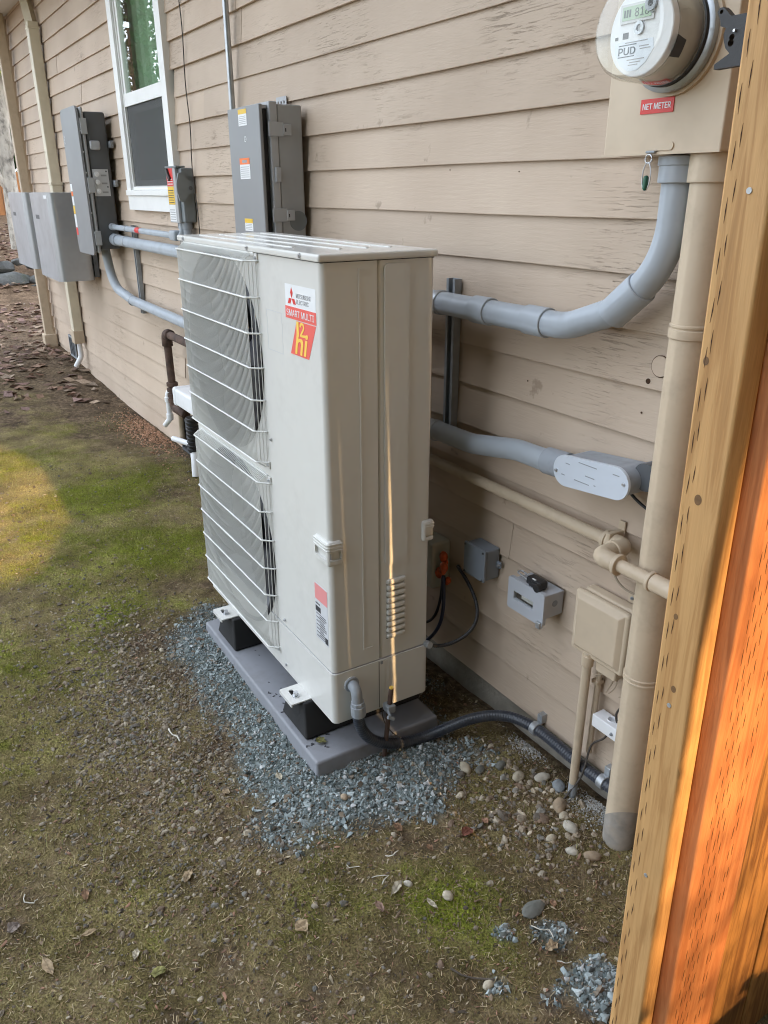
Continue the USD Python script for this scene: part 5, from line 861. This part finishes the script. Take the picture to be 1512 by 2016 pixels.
m, c = leafcloud(2600, [(0, -.3, 3.3, .8), (0, .2, 4.0, 1), (.2, .5, 3.2, .8), (-.3, -.6, 4.2, .9)], (1.0, 1.0, .8), .045, (.10, .13, .03), (.30, .30, .07), 3); obj('crown', m, foliage, bi, smooth=False, col=c)
def blobs(seed, n, sx, sy, z0, z1): g = np.random.default_rng(seed); return [(g.uniform(-sx, sx), g.uniform(-sy, sy), g.uniform(z0, z1), g.uniform(.6, 1.1)) for _ in range(n)]
tree('leafy_tree', 'yellow green leafy tree behind the back fence', (-20.5, 1.6, 1.0), blobs(1, 26, 1.2, 2.4, .9, 8), (1.3, 1.3, 1.2), 16000, .09, (.08, .12, .02), (.32, .33, .07), 11, 6, .18)
tree('dark_evergreen', 'dark green evergreen filling the gap behind the birch', (-27, .5, 1.3), blobs(2, 34, 2.5, 4, .5, 11), (1.9, 1.9, 1.6), 16000, .17, (.02, .045, .015), (.07, .12, .03), 12, 8, .22)
# trees out of frame on the yard side (they show in the window glass) and the tall hedge that keeps the low sun off the wall
for k, (x, y_, h) in enumerate(((-21, -5.4, 13), (-16.5, -7.2, 12), (-26, -7.2, 14), (-8, -13, 12))):
    cs = [(0, 0, z, (1 - z / (h * 1.06))) for z in np.arange(1.2, h, .55)]
    tree('yard_conifer', f'tall dark conifer standing across the yard from the house, {("third", "second", "farthest", "nearest")[k]} along', (x, y_, .3), cs, (2.7, 2.7, .8), 9000, .075, (.02, .035, .012), (.06, .09, .025), 30 + k, h, .25, 'conifers across the yard')
hg = thing('tall_hedge', 'tall dense evergreen hedge behind the camera', 'hedge', (3.4, 0, 0))
HOLES = [Polygon([(-.69, .75), (-.45, .62), (-.24, .65), (-.22, 2.25), (-.45, 2.35), (-.66, 2.2), (-.70, 1.6)]), Polygon([(-1.60, 1.16), (-1.30, 1.20), (-1.08, 1.33), (-1.10, 1.60), (-1.30, 1.74), (-1.56, 1.66)]), Polygon([(-1.87, 1.63), (-1.65, 1.61), (-1.67, 1.85), (-1.92, 1.81)])]
HEDGE_H = 14.0
core = sbox(-12, -.2, 2.5, HEDGE_H - .2); hole = unary_union(HOLES); core = core.difference(hole)
obj('core', place(plate(core, .25), 'side', 0, 0, .1), mat('hedge_core', (.03, .045, .015), .9), hg)
from shapely import contains_xy
def cards(p3, size, seed):
    g = np.random.default_rng(seed); n = len(p3); a = g.normal(size=(n, 3)); a /= np.linalg.norm(a, axis=1)[:, None]; b = np.cross(a, g.normal(size=(n, 3))); b /= np.linalg.norm(b, axis=1)[:, None]; s_ = size * g.uniform(.5, 1.4, (n, 1))
    V = np.stack([p3 - a * s_, p3 + b * s_ * .6, p3 + a * s_, p3 - b * s_ * .6], 1).reshape(-1, 3); k = np.arange(n)[:, None] * 4; t = g.uniform(size=(n, 1))
    return trimesh.Trimesh(V, np.vstack([k + [0, 1, 2], k + [0, 2, 3]]), process=False), np.repeat(np.array([.025, .04, .012]) * (1 - t) + np.array([.07, .10, .03]) * t, 4, 0)
g = np.random.default_rng(77); n = 60000; pz = np.c_[g.uniform(-12.2, 2.6, n), g.uniform(-.1, HEDGE_H + .1, n)]; pz = pz[~contains_xy(hole.buffer(.02), pz[:, 0], pz[:, 1])]
m, c = cards(np.c_[g.uniform(-.25, .6, len(pz)), pz], .055, 78); obj('foliage', m, foliage, hg, smooth=False, col=c)
# a loose-leaved tree farther off, whose thin crown softens the sun that gets through the hedge
lt = thing('thin_crowned_tree', 'tall loose-leaved tree behind the hedge', 'tree', (13, -2.4, 0))
obj('trunk', tube(spline([(0, 0, -.2), (.1, .1, 2), (0, .5, 5), (.1, .8, 8)], 16), np.linspace(.14, .04, 16), 10), barkdk, lt, smooth=True)
for pts in ([(.05, .1, 2.2), (0, .9, 2.9), (0, 1.6, 3.1)], [(.05, .2, 3.2), (.1, 1.3, 4.4), (0, 2.4, 5.0)], [(.05, .2, 2.8), (0, -.8, 3.8), (0, -1.5, 4.6)]): obj('limb', tube(spline(pts, 12), np.linspace(.05, .008, 12), 8), barkdk, lt, smooth=True)
n = 170000; yz = np.c_[g.uniform(-.6, 3.2, n), g.uniform(1.7, 6.2, n)]; tau = 1.55 + 2.6 * np.clip(np.abs(yz[:, 1] - 3.40) / .80, 0, 1) ** 1.6; kp = g.uniform(size=n) < tau / 4.2; yz = yz[kp]
m, c = cards(np.c_[g.uniform(-.9, .9, len(yz)), yz], .017, 81); obj('crown', m, foliage, lt, smooth=False, col=c)
